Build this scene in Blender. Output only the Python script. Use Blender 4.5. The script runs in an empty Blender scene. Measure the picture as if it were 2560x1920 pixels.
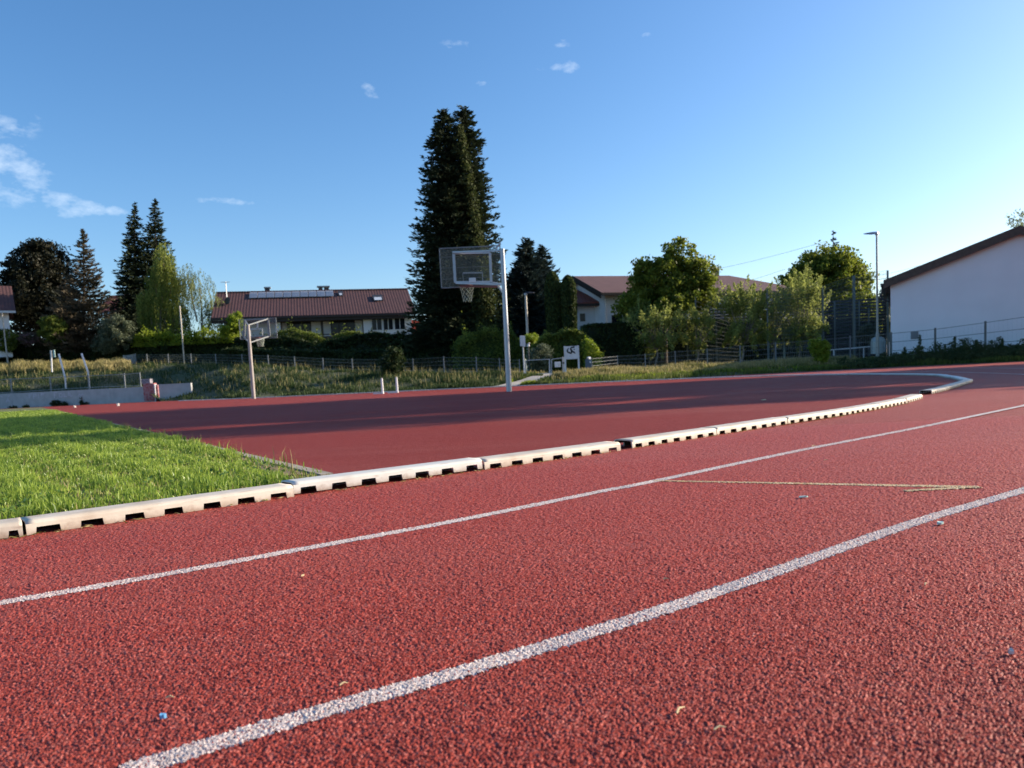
import bpy, math, random
import numpy as np
from mathutils import Vector, Matrix
random.seed(7)
rng = np.random.default_rng(7)
scene = bpy.context.scene
COL = scene.collection
R = math.radians

# ------------------------------------------------------------------ camera
FPX = 1923.0; CAMH = 0.42; PITCH = R(5.0); ROLL = R(2.8)
CX = 1280.0; CY = 946 + FPX * math.tan(PITCH)
fw = np.array([0, math.cos(PITCH), -math.sin(PITCH)])
r0 = np.array([1.0, 0, 0]); u0 = np.array([0, math.sin(PITCH), math.cos(PITCH)])
RT = math.cos(ROLL) * r0 - math.sin(ROLL) * u0
UP = math.cos(ROLL) * u0 + math.sin(ROLL) * r0
cam_data = bpy.data.cameras.new('camera'); cam = bpy.data.objects.new('camera', cam_data); COL.objects.link(cam)
M = Matrix.Identity(4)
for i in range(3):
    M[i][0] = RT[i]; M[i][1] = UP[i]; M[i][2] = -fw[i]
M[2][3] = CAMH
cam.matrix_world = M
cam_data.sensor_width = 36; cam_data.lens = FPX / 2560 * 36
cam_data.shift_y = (CY - 960) / 2560
cam_data.clip_end = 3000; cam_data.clip_start = 0.02
cam_data.dof.use_dof = True; cam_data.dof.focus_distance = 2.4; cam_data.dof.aperture_fstop = 7.0
scene.camera = cam

# ------------------------------------------------------------------ light
SUN_EL = R(20.0); SUN_AZ = R(17.0)          # azimuth measured from +X towards +Y
scene.view_settings.view_transform = 'Standard'; scene.view_settings.look = 'None'
scene.view_settings.gamma = 1; scene.view_settings.exposure = 0.85
scene.view_settings.use_curve_mapping = False
world = bpy.data.worlds.new('World'); scene.world = world; world.use_nodes = True
sun_d = bpy.data.lights.new('sun', 'SUN'); sun_d.energy = 5.0; sun_d.angle = R(0.5); sun_d.color = (1.0, 0.86, 0.68)
sun = bpy.data.objects.new('sun', sun_d); COL.objects.link(sun)
sv = Vector((math.cos(SUN_EL) * math.cos(SUN_AZ), math.cos(SUN_EL) * math.sin(SUN_AZ), math.sin(SUN_EL)))
sun.rotation_euler = sv.to_track_quat('Z', 'Y').to_euler(); sun.location = (30, 10, 30)


def ray(px, py):
    return fw + RT * (px - CX) / FPX + UP * (CY - py) / FPX


def G(px, py, z=0.0):
    d = ray(px, py); t = (z - CAMH) / d[2]
    return np.array([t * d[0], t * d[1], z])


def at(px, py, Y):
    d = ray(px, py); t = Y / d[1]
    return np.array([t * d[0], Y, CAMH + t * d[2]])


def world_sky():
    nt = world.node_tree; N = nt.nodes; L = nt.links; N.clear()
    out = N.new('ShaderNodeOutputWorld'); bg = N.new('ShaderNodeBackground'); bg.inputs[1].default_value = SKY_STRENGTH
    sky = N.new('ShaderNodeTexSky'); sky.sky_type = 'NISHITA'; sky.sun_disc = False
    sky.sun_elevation = SUN_EL; sky.sun_rotation = math.pi / 2 - SUN_AZ
    sky.air_density = 1.0; sky.dust_density = 1.3; sky.ozone_density = 2.4; sky.altitude = 300
    hs = N.new('ShaderNodeHueSaturation'); hs.inputs['Saturation'].default_value = 1.2
    tint = N.new('ShaderNodeMix'); tint.data_type = 'RGBA'; tint.blend_type = 'MULTIPLY'; tint.inputs[0].default_value = 1; tint.inputs[7].default_value = (0.98, 1.01, 1.07, 1)
    L.new(sky.outputs[0], tint.inputs[6]); L.new(tint.outputs[2], hs.inputs['Color'])
    tc = N.new('ShaderNodeTexCoord')
    noise = N.new('ShaderNodeTexNoise'); noise.inputs['Scale'].default_value = 26; noise.inputs['Detail'].default_value = 7; noise.inputs['Roughness'].default_value = 0.62
    mp = N.new('ShaderNodeMapping'); mp.inputs['Scale'].default_value = (1, 1, 2.0)
    L.new(tc.outputs['Generated'], mp.inputs[0]); L.new(mp.outputs[0], noise.inputs['Vector'])
    total = None

    def mth(op, a, b=None):
        n = N.new('ShaderNodeMath'); n.operation = op
        for i, v in enumerate((a, b)):
            if v is None: continue
            if isinstance(v, (int, float)): n.inputs[i].default_value = v
            else: L.new(v, n.inputs[i])
        return n.outputs[0]
    # px, py, half width, half height, tilt(deg, image, down to the right positive), strength
    clouds = [(15, 318, 55, 28, -12, .5), (5, 425, 75, 55, 15, .7), (60, 478, 105, 20, 14, .7), (168, 512, 60, 22, 10, .95), (20, 390, 60, 35, 15, .4),
              (292, 527, 22, 10, 0, .6), (570, 503, 75, 9, 0, .6), (918, 222, 26, 11, 35, .55), (1150, 115, 40, 14, 0, .4), (1198, 208, 20, 8, 0, .7),
              (1408, 168, 32, 12, 0, .75), (1355, 168, 30, 9, 0, .35), (1408, 108, 20, 8, 0, .45), (1620, 88, 16, 7, 0, .35), (1300, 55, 60, 20, 0, .18), (205, 396, 20, 7, 0, .25)]
    for (px, py, hw, hh, tl, st) in clouds:
        d = Vector(ray(px, py)).normalized()
        a = Vector(RT * math.cos(R(tl)) - UP * math.sin(R(tl))); a = (a - d * a.dot(d)).normalized(); b = d.cross(a).normalized()
        k = FPX * 0.93
        dots = []
        for ax, hh_ in ((a, hw), (b, hh)):
            n = N.new('ShaderNodeVectorMath'); n.operation = 'DOT_PRODUCT'; L.new(tc.outputs['Generated'], n.inputs[0])
            n.inputs[1].default_value = tuple(ax * (k / hh_)); dots.append(mth('MULTIPLY', n.outputs['Value'], n.outputs['Value']))
        rr = mth('ADD', dots[0], dots[1])
        n = N.new('ShaderNodeVectorMath'); n.operation = 'DOT_PRODUCT'; L.new(tc.outputs['Generated'], n.inputs[0]); n.inputs[1].default_value = tuple(d)
        front = mth('GREATER_THAN', n.outputs['Value'], 0.5)
        mr = N.new('ShaderNodeMapRange'); mr.interpolation_type = 'SMOOTHSTEP'; L.new(rr, mr.inputs[0])
        mr.inputs[1].default_value = 0.0; mr.inputs[2].default_value = 1.9; mr.inputs[3].default_value = st; mr.inputs[4].default_value = 0.0
        m = mth('MULTIPLY', mr.outputs[0], front)
        total = m if total is None else mth('MAXIMUM', total, m)
    nr = N.new('ShaderNodeMapRange'); L.new(noise.outputs[0], nr.inputs[0]); nr.inputs[1].default_value = 0.32; nr.inputs[2].default_value = 0.68
    fac = mth('ADD', mth('MULTIPLY', nr.outputs[0], 1.15), mth('ADD', total, -0.98))
    gate = N.new('ShaderNodeMapRange'); L.new(total, gate.inputs[0]); gate.inputs[1].default_value = 0.0; gate.inputs[2].default_value = 0.3
    fm = N.new('ShaderNodeMath'); fm.operation = 'MULTIPLY'; fm.use_clamp = True; L.new(fac, fm.inputs[0]); fm.inputs[1].default_value = 0.95
    fac = mth('MULTIPLY', mth('MULTIPLY', fm.outputs[0], gate.outputs[0]), 0.5)
    mix = N.new('ShaderNodeMix'); mix.data_type = 'RGBA'
    L.new(fac, mix.inputs[0]); L.new(hs.outputs[0], mix.inputs[6]); mix.inputs[7].default_value = (5.6, 6.2, 6.8, 1)
    L.new(mix.outputs[2], bg.inputs[0]); L.new(bg.outputs[0], out.inputs[0])


SKY_STRENGTH = 0.114
world_sky()

# ------------------------------------------------------------------ helpers


def tag(o, label=None, cat=None, group=None, kind=None):
    if label: o['label'] = label
    if cat: o['category'] = cat
    if group: o['group'] = group
    if kind: o['kind'] = kind
    return o


def empty(name, loc=(0, 0, 0), rz=0.0):
    o = bpy.data.objects.new(name, None); COL.objects.link(o); o.location = loc; o.rotation_euler = (0, 0, rz); return o


def link_mesh(name, me, mat, parent=None):
    o = bpy.data.objects.new(name, me); COL.objects.link(o)
    if mat is not None and len(me.materials) == 0: me.materials.append(mat)
    if parent is not None: o.parent = parent
    return o


def npmesh(name, V, F, mat, parent=None, tone=None, smooth=False, off=None):
    V = np.asarray(V, dtype=np.float32); F = np.asarray(F, dtype=np.int32)
    if off is not None: V = V - np.asarray(off, dtype=np.float32)
    me = bpy.data.meshes.new(name); k = F.shape[1]
    me.vertices.add(len(V)); me.vertices.foreach_set('co', V.ravel())
    me.loops.add(F.size); me.loops.foreach_set('vertex_index', F.ravel())
    me.polygons.add(len(F)); me.polygons.foreach_set('loop_start', np.arange(0, F.size, k, dtype=np.int32))
    me.polygons.foreach_set('loop_total', np.full(len(F), k, dtype=np.int32))
    if smooth: me.polygons.foreach_set('use_smooth', np.ones(len(F), dtype=bool))
    me.update(calc_edges=True)
    if tone is not None:
        at_ = me.attributes.new('tone', 'FLOAT', 'POINT'); at_.data.foreach_set('value', np.asarray(tone, dtype=np.float32))
    return link_mesh(name, me, mat, parent)


class MB:
    def __init__(s): s.v = []; s.f = []

    def poly(s, pts):
        n = len(s.v); s.v += [tuple(map(float, p)) for p in pts]; s.f.append(tuple(range(n, n + len(pts)))); return s

    def hexa(s, p):
        n = len(s.v); s.v += [tuple(map(float, q)) for q in p]
        s.f += [tuple(n + i for i in q) for q in ((3, 2, 1, 0), (4, 5, 6, 7), (0, 1, 5, 4), (1, 2, 6, 5), (2, 3, 7, 6), (3, 0, 4, 7))]; return s

    def box(s, x0, x1, y0, y1, z0, z1):
        return s.hexa([(x0, y0, z0), (x1, y0, z0), (x1, y1, z0), (x0, y1, z0), (x0, y0, z1), (x1, y0, z1), (x1, y1, z1), (x0, y1, z1)])

    def tube(s, p0, p1, r0, r1=None, n=8, cap=True):
        if r1 is None: r1 = r0
        p0 = Vector(p0); p1 = Vector(p1); d = (p1 - p0).normalized()
        a = d.orthogonal().normalized(); b = d.cross(a); k = len(s.v)
        for p, r in ((p0, r0), (p1, r1)):
            for i in range(n):
                t = 2 * math.pi * i / n; s.v.append(tuple(p + (a * math.cos(t) + b * math.sin(t)) * r))
        for i in range(n):
            j = (i + 1) % n; s.f.append((k + i, k + j, k + n + j, k + n + i))
        if cap: s.f.append(tuple(k + i for i in reversed(range(n)))); s.f.append(tuple(k + n + i for i in range(n)))
        return s

    def bar(s, p0, p1, w, h):
        """rectangular bar between two points, w sideways, h vertical"""
        p0 = Vector(p0); p1 = Vector(p1); d = (p1 - p0).normalized()
        up = Vector((0, 0, 1)) if abs(d.z) < 0.9 else Vector((0, 1, 0))
        a = d.cross(up).normalized(); b = a.cross(d).normalized(); q = []
        for p in (p0, p1):
            for sa, sb in ((-1, -1), (1, -1), (1, 1), (-1, 1)): q.append(p + a * (sa * w / 2) + b * (sb * h / 2))
        n = len(s.v); s.v += [tuple(x) for x in q]
        s.f += [tuple(n + i for i in t) for t in ((3, 2, 1, 0), (4, 5, 6, 7), (0, 1, 5, 4), (1, 2, 6, 5), (2, 3, 7, 6), (3, 0, 4, 7))]
        return s

    def path(s, pts, rad, n=8):
        for i in range(len(pts) - 1):
            s.tube(pts[i], pts[i + 1], rad[i] if hasattr(rad, '__len__') else rad, rad[i + 1] if hasattr(rad, '__len__') else rad, n)
        return s

    def build(s, name, mat, parent=None, smooth=False, off=None):
        me = bpy.data.meshes.new(name); v = s.v
        if off is not None: v = [(a - off[0], b - off[1], c - off[2]) for a, b, c in v]
        me.from_pydata(v, [], s.f); me.update()
        if smooth:
            me.polygons.foreach_set('use_smooth', np.ones(len(me.polygons), dtype=bool))
            try: me.set_sharp_from_angle(angle=R(40))
            except Exception: pass
        return link_mesh(name, me, mat, parent)


def copy_thing(o, parent=None):
    c = o.copy(); COL.objects.link(c)
    if parent is not None: c.parent = parent
    for ch in list(o.children): copy_thing(ch, c)
    return c

# ------------------------------------------------------------------ materials


def mat(name, color, rough=0.7, metal=0.0, noise=None, bump=None, spec=0.5):
    """noise=(scale, colour2, lo, hi); bump=(scale, strength, distance)"""
    m = bpy.data.materials.new(name); m.use_nodes = True; nt = m.node_tree; b = nt.nodes['Principled BSDF']
    b.inputs['Roughness'].default_value = rough; b.inputs['Metallic'].default_value = metal
    b.inputs['Base Color'].default_value = (*color, 1); b.inputs['Specular IOR Level'].default_value = spec
    tc = nt.nodes.new('ShaderNodeTexCoord')
    if noise is None: noise = (3.0, tuple(c * 0.82 for c in color), 0.35, 0.7)
    n = nt.nodes.new('ShaderNodeTexNoise'); n.inputs['Scale'].default_value = noise[0]; n.inputs['Detail'].default_value = 6
    nt.links.new(tc.outputs['Object'], n.inputs['Vector'])
    mr = nt.nodes.new('ShaderNodeMapRange'); mr.inputs[1].default_value = noise[2]; mr.inputs[2].default_value = noise[3]
    nt.links.new(n.outputs[0], mr.inputs[0])
    mx = nt.nodes.new('ShaderNodeMix'); mx.data_type = 'RGBA'; nt.links.new(mr.outputs[0], mx.inputs[0])
    mx.inputs[6].default_value = (*color, 1); mx.inputs[7].default_value = (*noise[1], 1)
    nt.links.new(mx.outputs[2], b.inputs['Base Color'])
    if bump:
        n2 = nt.nodes.new('ShaderNodeTexNoise'); n2.inputs['Scale'].default_value = bump[0]; n2.inputs['Detail'].default_value = 4
        nt.links.new(tc.outputs['Object'], n2.inputs['Vector'])
        bp = nt.nodes.new('ShaderNodeBump'); bp.inputs['Strength'].default_value = bump[1]; bp.inputs['Distance'].default_value = bump[2]
        nt.links.new(n2.outputs[0], bp.inputs['Height']); nt.links.new(bp.outputs[0], b.inputs['Normal'])
    return m


def leafmat(name, c1, c2, trans=0.35, rough=0.6, nscale=0.35, spec=0.25):
    m = bpy.data.materials.new(name); m.use_nodes = True; nt = m.node_tree; b = nt.nodes['Principled BSDF']
    at_ = nt.nodes.new('ShaderNodeAttribute'); at_.attribute_name = 'tone'
    tc = nt.nodes.new('ShaderNodeTexCoord'); n = nt.nodes.new('ShaderNodeTexNoise'); n.inputs['Scale'].default_value = nscale; n.inputs['Detail'].default_value = 3
    nt.links.new(tc.outputs['Object'], n.inputs['Vector'])
    ad = nt.nodes.new('ShaderNodeMath'); ad.operation = 'MULTIPLY_ADD'; nt.links.new(n.outputs[0], ad.inputs[0]); ad.inputs[1].default_value = 0.9; ad.inputs[2].default_value = -0.45
    a2 = nt.nodes.new('ShaderNodeMath'); a2.operation = 'ADD'; a2.use_clamp = True; nt.links.new(ad.outputs[0], a2.inputs[0]); nt.links.new(at_.outputs['Fac'], a2.inputs[1])
    mx = nt.nodes.new('ShaderNodeMix'); mx.data_type = 'RGBA'; nt.links.new(a2.outputs[0], mx.inputs[0])
    mx.inputs[6].default_value = (*c1, 1); mx.inputs[7].default_value = (*c2, 1)
    nt.links.new(mx.outputs[2], b.inputs['Base Color']); b.inputs['Roughness'].default_value = rough; b.inputs['Specular IOR Level'].default_value = spec
    tr = nt.nodes.new('ShaderNodeBsdfTranslucent'); nt.links.new(mx.outputs[2], tr.inputs[0])
    ms = nt.nodes.new('ShaderNodeMixShader'); ms.inputs[0].default_value = trans
    nt.links.new(b.outputs[0], ms.inputs[1]); nt.links.new(tr.outputs[0], ms.inputs[2])
    nt.links.new(ms.outputs[0], nt.nodes['Material Output'].inputs['Surface'])
    return m


def track_material(name, c1, c2, c3, far=False, paint=None, spec=0.14):
    m = bpy.data.materials.new(name); m.use_nodes = True; nt = m.node_tree; b = nt.nodes['Principled BSDF']; L = nt.links
    tc = nt.nodes.new('ShaderNodeTexCoord')
    vor = nt.nodes.new('ShaderNodeTexVoronoi'); vor.inputs['Scale'].default_value = 320; L.new(tc.outputs['Object'], vor.inputs['Vector'])
    n1 = nt.nodes.new('ShaderNodeTexNoise'); n1.inputs['Scale'].default_value = 1.1; n1.inputs['Detail'].default_value = 8; n1.inputs['Roughness'].default_value = 0.65; L.new(tc.outputs['Object'], n1.inputs['Vector'])
    n2 = nt.nodes.new('ShaderNodeTexNoise'); n2.inputs['Scale'].default_value = 300; n2.inputs['Detail'].default_value = 2; L.new(tc.outputs['Object'], n2.inputs['Vector'])
    # granule to granule colour variation
    sep = nt.nodes.new('ShaderNodeSeparateColor'); L.new(vor.outputs['Color'], sep.inputs[0])
    mx = nt.nodes.new('ShaderNodeMix'); mx.data_type = 'RGBA'; L.new(sep.outputs[0], mx.inputs[0]); mx.inputs[6].default_value = (*c1, 1); mx.inputs[7].default_value = (*c2, 1)
    mr = nt.nodes.new('ShaderNodeMapRange'); L.new(n1.outputs[0], mr.inputs[0]); mr.inputs[1].default_value = 0.35; mr.inputs[2].default_value = 0.75; mr.inputs[4].default_value = 0.8
    mx2 = nt.nodes.new('ShaderNodeMix'); mx2.data_type = 'RGBA'; L.new(mr.outputs[0], mx2.inputs[0]); L.new(mx.outputs[2], mx2.inputs[6]); mx2.inputs[7].default_value = (*c3, 1)
    pw = nt.nodes.new('ShaderNodeMath'); pw.operation = 'GREATER_THAN'; L.new(sep.outputs[1], pw.inputs[0]); pw.inputs[1].default_value = 0.80  # random granules lightened in colour to stand in for sun glints
    mm0 = nt.nodes.new('ShaderNodeMath'); mm0.operation = 'MULTIPLY'; L.new(pw.outputs[0], mm0.inputs[0]); mm0.inputs[1].default_value = 0.45
    mxp = nt.nodes.new('ShaderNodeMix'); mxp.data_type = 'RGBA'; L.new(mm0.outputs[0], mxp.inputs[0]); L.new(mx2.outputs[2], mxp.inputs[6]); mxp.inputs[7].default_value = (0.62, 0.22, 0.18, 1) if not paint else (0.8, 0.76, 0.72, 1)
    n4 = nt.nodes.new('ShaderNodeTexNoise'); n4.inputs['Scale'].default_value = 0.35; n4.inputs['Detail'].default_value = 9; n4.inputs['Roughness'].default_value = 0.7; mp4 = nt.nodes.new('ShaderNodeMapping'); mp4.inputs['Scale'].default_value = (0.5, 2.0, 1); mp4.inputs['Rotation'].default_value = (0, 0, -0.6)
    L.new(tc.outputs['Object'], mp4.inputs[0]); L.new(mp4.outputs[0], n4.inputs['Vector']); mr4 = nt.nodes.new('ShaderNodeMapRange'); L.new(n4.outputs[0], mr4.inputs[0]); mr4.inputs[1].default_value = 0.46; mr4.inputs[2].default_value = 0.68; mr4.inputs[4].default_value = 0.28
    mxd = nt.nodes.new('ShaderNodeMix'); mxd.data_type = 'RGBA'; L.new(mr4.outputs[0], mxd.inputs[0]); L.new(mxp.outputs[2], mxd.inputs[6]); mxd.inputs[7].default_value = (0.38, 0.14, 0.115, 1); mx2 = mxd
    # near-black specks where the fine noise runs low
    gt = nt.nodes.new('ShaderNodeMapRange'); L.new(n2.outputs[0], gt.inputs[0]); gt.inputs[1].default_value = 0.30; gt.inputs[2].default_value = 0.42; gt.inputs[3].default_value = 0.6 if not paint else .6; gt.inputs[4].default_value = 0.0
    mx3 = nt.nodes.new('ShaderNodeMix'); mx3.data_type = 'RGBA'; L.new(gt.outputs[0], mx3.inputs[0]); L.new(mx2.outputs[2], mx3.inputs[6])
    mx3.inputs[7].default_value = (0.03, 0.012, 0.012, 1) if not paint else (0.16, 0.06, 0.055, 1)
    L.new(mx3.outputs[2], b.inputs['Base Color'])
    b.inputs['Roughness'].default_value = 0.6; b.inputs['Specular IOR Level'].default_value = spec
    if 'Sheen Weight' in b.inputs: b.inputs['Sheen Weight'].default_value = 0.0; b.inputs['Sheen Roughness'].default_value = 0.4; b.inputs['Sheen Tint'].default_value = (1.0, 0.75, 0.72, 1)
    bp = nt.nodes.new('ShaderNodeBump'); bp.inputs['Strength'].default_value = 1.0
    mm = nt.nodes.new('ShaderNodeMath'); mm.operation = 'SUBTRACT'; L.new(n2.outputs[0], mm.inputs[0]); L.new(vor.outputs['Distance'], mm.inputs[1])
    L.new(mm.outputs[0], bp.inputs['Height']); bp.inputs['Distance'].default_value = 0.004 if far else 0.0007
    L.new(bp.outputs[0], b.inputs['Normal'])
    return m


TRK = dict(c1=(0.44, 0.068, 0.046), c2=(0.20, 0.028, 0.021), c3=(0.29, 0.056, 0.042))
MT = {}
MT['track'] = track_material('red_track_rubber', **TRK)
MT['track_far'] = track_material('red_track_rubber_wide', far=True, **TRK)
MT['court'] = track_material('dark_red_court_rubber', (0.31, 0.042, 0.032), (0.16, 0.022, 0.018), (0.22, 0.038, 0.032), far=True, spec=0.05)
MT['paint'] = track_material('worn_white_line_paint', (0.72, 0.65, 0.61), (0.62, 0.54, 0.50), (0.64, 0.52, 0.49), paint=True)
MT['paint_far'] = track_material('worn_white_line_paint_wide', (0.72, 0.66, 0.64), (0.62, 0.55, 0.53), (0.62, 0.50, 0.48), far=True, paint=True)
MT['paint_yellow'] = track_material('worn_yellow_line_paint', (0.68, 0.52, 0.28), (0.60, 0.42, 0.22), (0.5, 0.36, 0.22), paint=True)
MT['kerb'] = mat('cream_kerb_plastic', (0.60, 0.54, 0.45), 0.6, noise=(9, (0.48, 0.40, 0.31), 0.42, 0.72), bump=(90, 0.25, 0.002))
MT['kerb_cool'] = mat('white_kerb_plastic', (0.64, 0.63, 0.58), 0.5, noise=(7, (0.54, 0.51, 0.45), 0.45, 0.75), bump=(90, 0.2, 0.002))
MT['slat'] = mat('black_brown_slat_wood', (0.045, 0.036, 0.034), 0.8)
for q_ in ('kerb', 'kerb_cool'):
    nt = MT[q_].node_tree; b_ = nt.nodes['Principled BSDF']; src = b_.inputs['Base Color'].links[0].from_socket; tc_ = nt.nodes.new('ShaderNodeTexCoord'); sx = nt.nodes.new('ShaderNodeSeparateXYZ'); nt.links.new(tc_.outputs['Object'], sx.inputs[0])
    nz = nt.nodes.new('ShaderNodeTexNoise'); nz.inputs['Scale'].default_value = 26; nz.inputs['Detail'].default_value = 8; nz.inputs['Roughness'].default_value = .7; nt.links.new(tc_.outputs['Object'], nz.inputs['Vector'])
    m1 = nt.nodes.new('ShaderNodeMath'); m1.operation = 'MULTIPLY_ADD'; nt.links.new(nz.outputs[0], m1.inputs[0]); m1.inputs[1].default_value = -0.055; nt.links.new(sx.outputs[2], m1.inputs[2])
    mr_ = nt.nodes.new('ShaderNodeMapRange'); nt.links.new(m1.outputs[0], mr_.inputs[0]); mr_.inputs[1].default_value = -0.026; mr_.inputs[2].default_value = -0.006; mr_.inputs[3].default_value = 0.75; mr_.inputs[4].default_value = 0.0
    nz2 = nt.nodes.new('ShaderNodeTexNoise'); nz2.inputs['Scale'].default_value = 60; nz2.inputs['Detail'].default_value = 5; mp_ = nt.nodes.new('ShaderNodeMapping'); mp_.inputs['Scale'].default_value = (.15, 1, 1); nt.links.new(tc_.outputs['Object'], mp_.inputs[0]); nt.links.new(mp_.outputs[0], nz2.inputs['Vector'])
    mr2_ = nt.nodes.new('ShaderNodeMapRange'); nt.links.new(nz2.outputs[0], mr2_.inputs[0]); mr2_.inputs[1].default_value = .60; mr2_.inputs[2].default_value = .72; mr2_.inputs[4].default_value = .55
    mx_ = nt.nodes.new('ShaderNodeMath'); mx_.operation = 'MAXIMUM'; nt.links.new(mr_.outputs[0], mx_.inputs[0]); nt.links.new(mr2_.outputs[0], mx_.inputs[1])
    mc = nt.nodes.new('ShaderNodeMix'); mc.data_type = 'RGBA'; nt.links.new(mx_.outputs[0], mc.inputs[0]); nt.links.new(src, mc.inputs[6]); mc.inputs[7].default_value = (0.30, 0.20, 0.14, 1); nt.links.new(mc.outputs[2], b_.inputs['Base Color'])
MT['grime_shade'] = mat('dark_kerb_inside', (0.03, 0.027, 0.025), 0.9)  # grimy shell inside, coloured near-black to carry the hollow's shade
MT['concrete'] = mat('pale_concrete', (0.46, 0.46, 0.45), 0.85, noise=(2.2, (0.36, 0.36, 0.35), 0.3, 0.75), bump=(40, 0.3, 0.004))
MT['edging'] = mat('edging_concrete', (0.36, 0.31, 0.25), 0.9, noise=(14, (0.22, 0.18, 0.14), 0.35, 0.7), bump=(120, 0.6, 0.004))
MT['soil'] = mat('dry_soil', (0.30, 0.22, 0.13), 0.95, noise=(18, (0.16, 0.13, 0.05), 0.35, 0.7), bump=(70, 0.8, 0.01))
MT['turf'] = mat('turf_soil', (0.10, 0.13, 0.03), 0.95, noise=(5, (0.15, 0.12, 0.06), 0.35, 0.8), bump=(30, 0.8, 0.02))
MT['earth'] = mat('meadow_earth', (0.05, 0.065, 0.02), 0.95, noise=(0.8, (0.10, 0.085, 0.04), 0.35, 0.8), bump=(4, 0.8, 0.1))
MT['path'] = mat('gravel_path', (0.40, 0.37, 0.33), 0.9, noise=(3, (0.30, 0.27, 0.23), 0.35, 0.8), bump=(40, 0.5, 0.02))
MT['galv'] = mat('galvanised_steel', (0.42, 0.44, 0.47), 0.45, 0.55, noise=(6, (0.40, 0.42, 0.44), 0.35, 0.75))
MT['fence_green'] = mat('grey_green_fence_steel', (0.16, 0.19, 0.18), 0.55, 0.2)
MT['post_grey'] = mat('grey_fence_post', (0.22, 0.24, 0.25), 0.6, 0.2)
MT['white_paint'] = mat('white_painted_metal', (0.72, 0.72, 0.72), 0.5)
MT['lamp_steel'] = mat('beige_lamp_steel', (0.46, 0.42, 0.36), 0.5, 0.2)
MT['dark_metal'] = mat('dark_metal', (0.05, 0.05, 0.055), 0.5, 0.3)
MT['rim'] = mat('faded_red_rim', (0.22, 0.08, 0.07), 0.6)
MT['net'] = mat('white_green_net_cord', (0.36, 0.42, 0.35), 0.8)
MT['render_white'] = mat('white_wall_render', (0.86, 0.86, 0.87), 0.9, noise=(0.6, (0.80, 0.80, 0.81), 0.35, 0.75), bump=(30, 0.2, 0.01))
MT['house_white'] = mat('house_wall_render', (0.76, 0.76, 0.76), 0.9, noise=(1.1, (0.66, 0.66, 0.67), 0.35, 0.75))
MT['timber'] = mat('weathered_timber', (0.13, 0.09, 0.065), 0.8, noise=(5, (0.07, 0.05, 0.04), 0.3, 0.7), bump=(25, 0.5, 0.02))
MT['dark_wood'] = mat('dark_stained_wood', (0.03, 0.022, 0.018), 0.7)
MT['red_wall'] = mat('red_gable_cladding', (0.34, 0.06, 0.045), 0.8)
MT['bark'] = mat('bark', (0.10, 0.075, 0.055), 0.9, noise=(6, (0.05, 0.04, 0.03), 0.35, 0.7), bump=(18, 0.8, 0.03))
MT['bark_pale'] = mat('pale_bark', (0.34, 0.29, 0.23), 0.9, noise=(8, (0.18, 0.15, 0.12), 0.35, 0.7))
MT['tank'] = mat('pale_green_grey_metal', (0.42, 0.46, 0.44), 0.5, 0.3)
MT['goal'] = mat('green_white_goal_paint', (0.40, 0.55, 0.50), 0.5)
MT['panel'] = mat('solar_cell_glass', (0.16, 0.20, 0.26), 0.12, 0.3, noise=(2, (0.22, 0.26, 0.32), 0.3, 0.7))
MT['blue_litter'] = mat('blue_plastic', (0.12, 0.35, 0.62), 0.4)
MT['mint'] = mat('mint_wrapper_foil', (0.42, 0.62, 0.56), 0.35)
MT['straw'] = mat('dry_straw', (0.62, 0.50, 0.28), 0.8)
MT['pebble'] = mat('pale_pebble', (0.62, 0.56, 0.52), 0.8)
MT['black_print'] = mat('black_print', (0.015, 0.017, 0.02), 0.6)
MT['graffiti'] = mat('pale_pink_spray_paint', (0.58, 0.54, 0.58), 0.8, noise=(9, (0.45, 0.46, 0.5), 0.4, 0.7))
MT['bin'] = mat('slate_blue_plastic', (0.10, 0.13, 0.18), 0.6)


def glass_mat():
    m = bpy.data.materials.new('window_glass'); m.use_nodes = True; b = m.node_tree.nodes['Principled BSDF']
    b.inputs['Base Color'].default_value = (0.012, 0.015, 0.02, 1); b.inputs['Roughness'].default_value = 0.15; b.inputs['Specular IOR Level'].default_value = 0.25; return m


def clear_mat():
    m = bpy.data.materials.new('scratched_acrylic'); m.use_nodes = True; nt = m.node_tree; b = nt.nodes['Principled BSDF']
    b.inputs['Base Color'].default_value = (0.5, 0.55, 0.58, 1); b.inputs['Roughness'].default_value = 0.3
    t = nt.nodes.new('ShaderNodeBsdfTransparent'); mx = nt.nodes.new('ShaderNodeMixShader'); mx.inputs[0].default_value = 0.09
    nt.links.new(t.outputs[0], mx.inputs[1]); nt.links.new(b.outputs[0], mx.inputs[2]); nt.links.new(mx.outputs[0], nt.nodes['Material Output'].inputs['Surface'])
    return m


MT['glass'] = glass_mat(); MT['clear'] = clear_mat()


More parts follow.
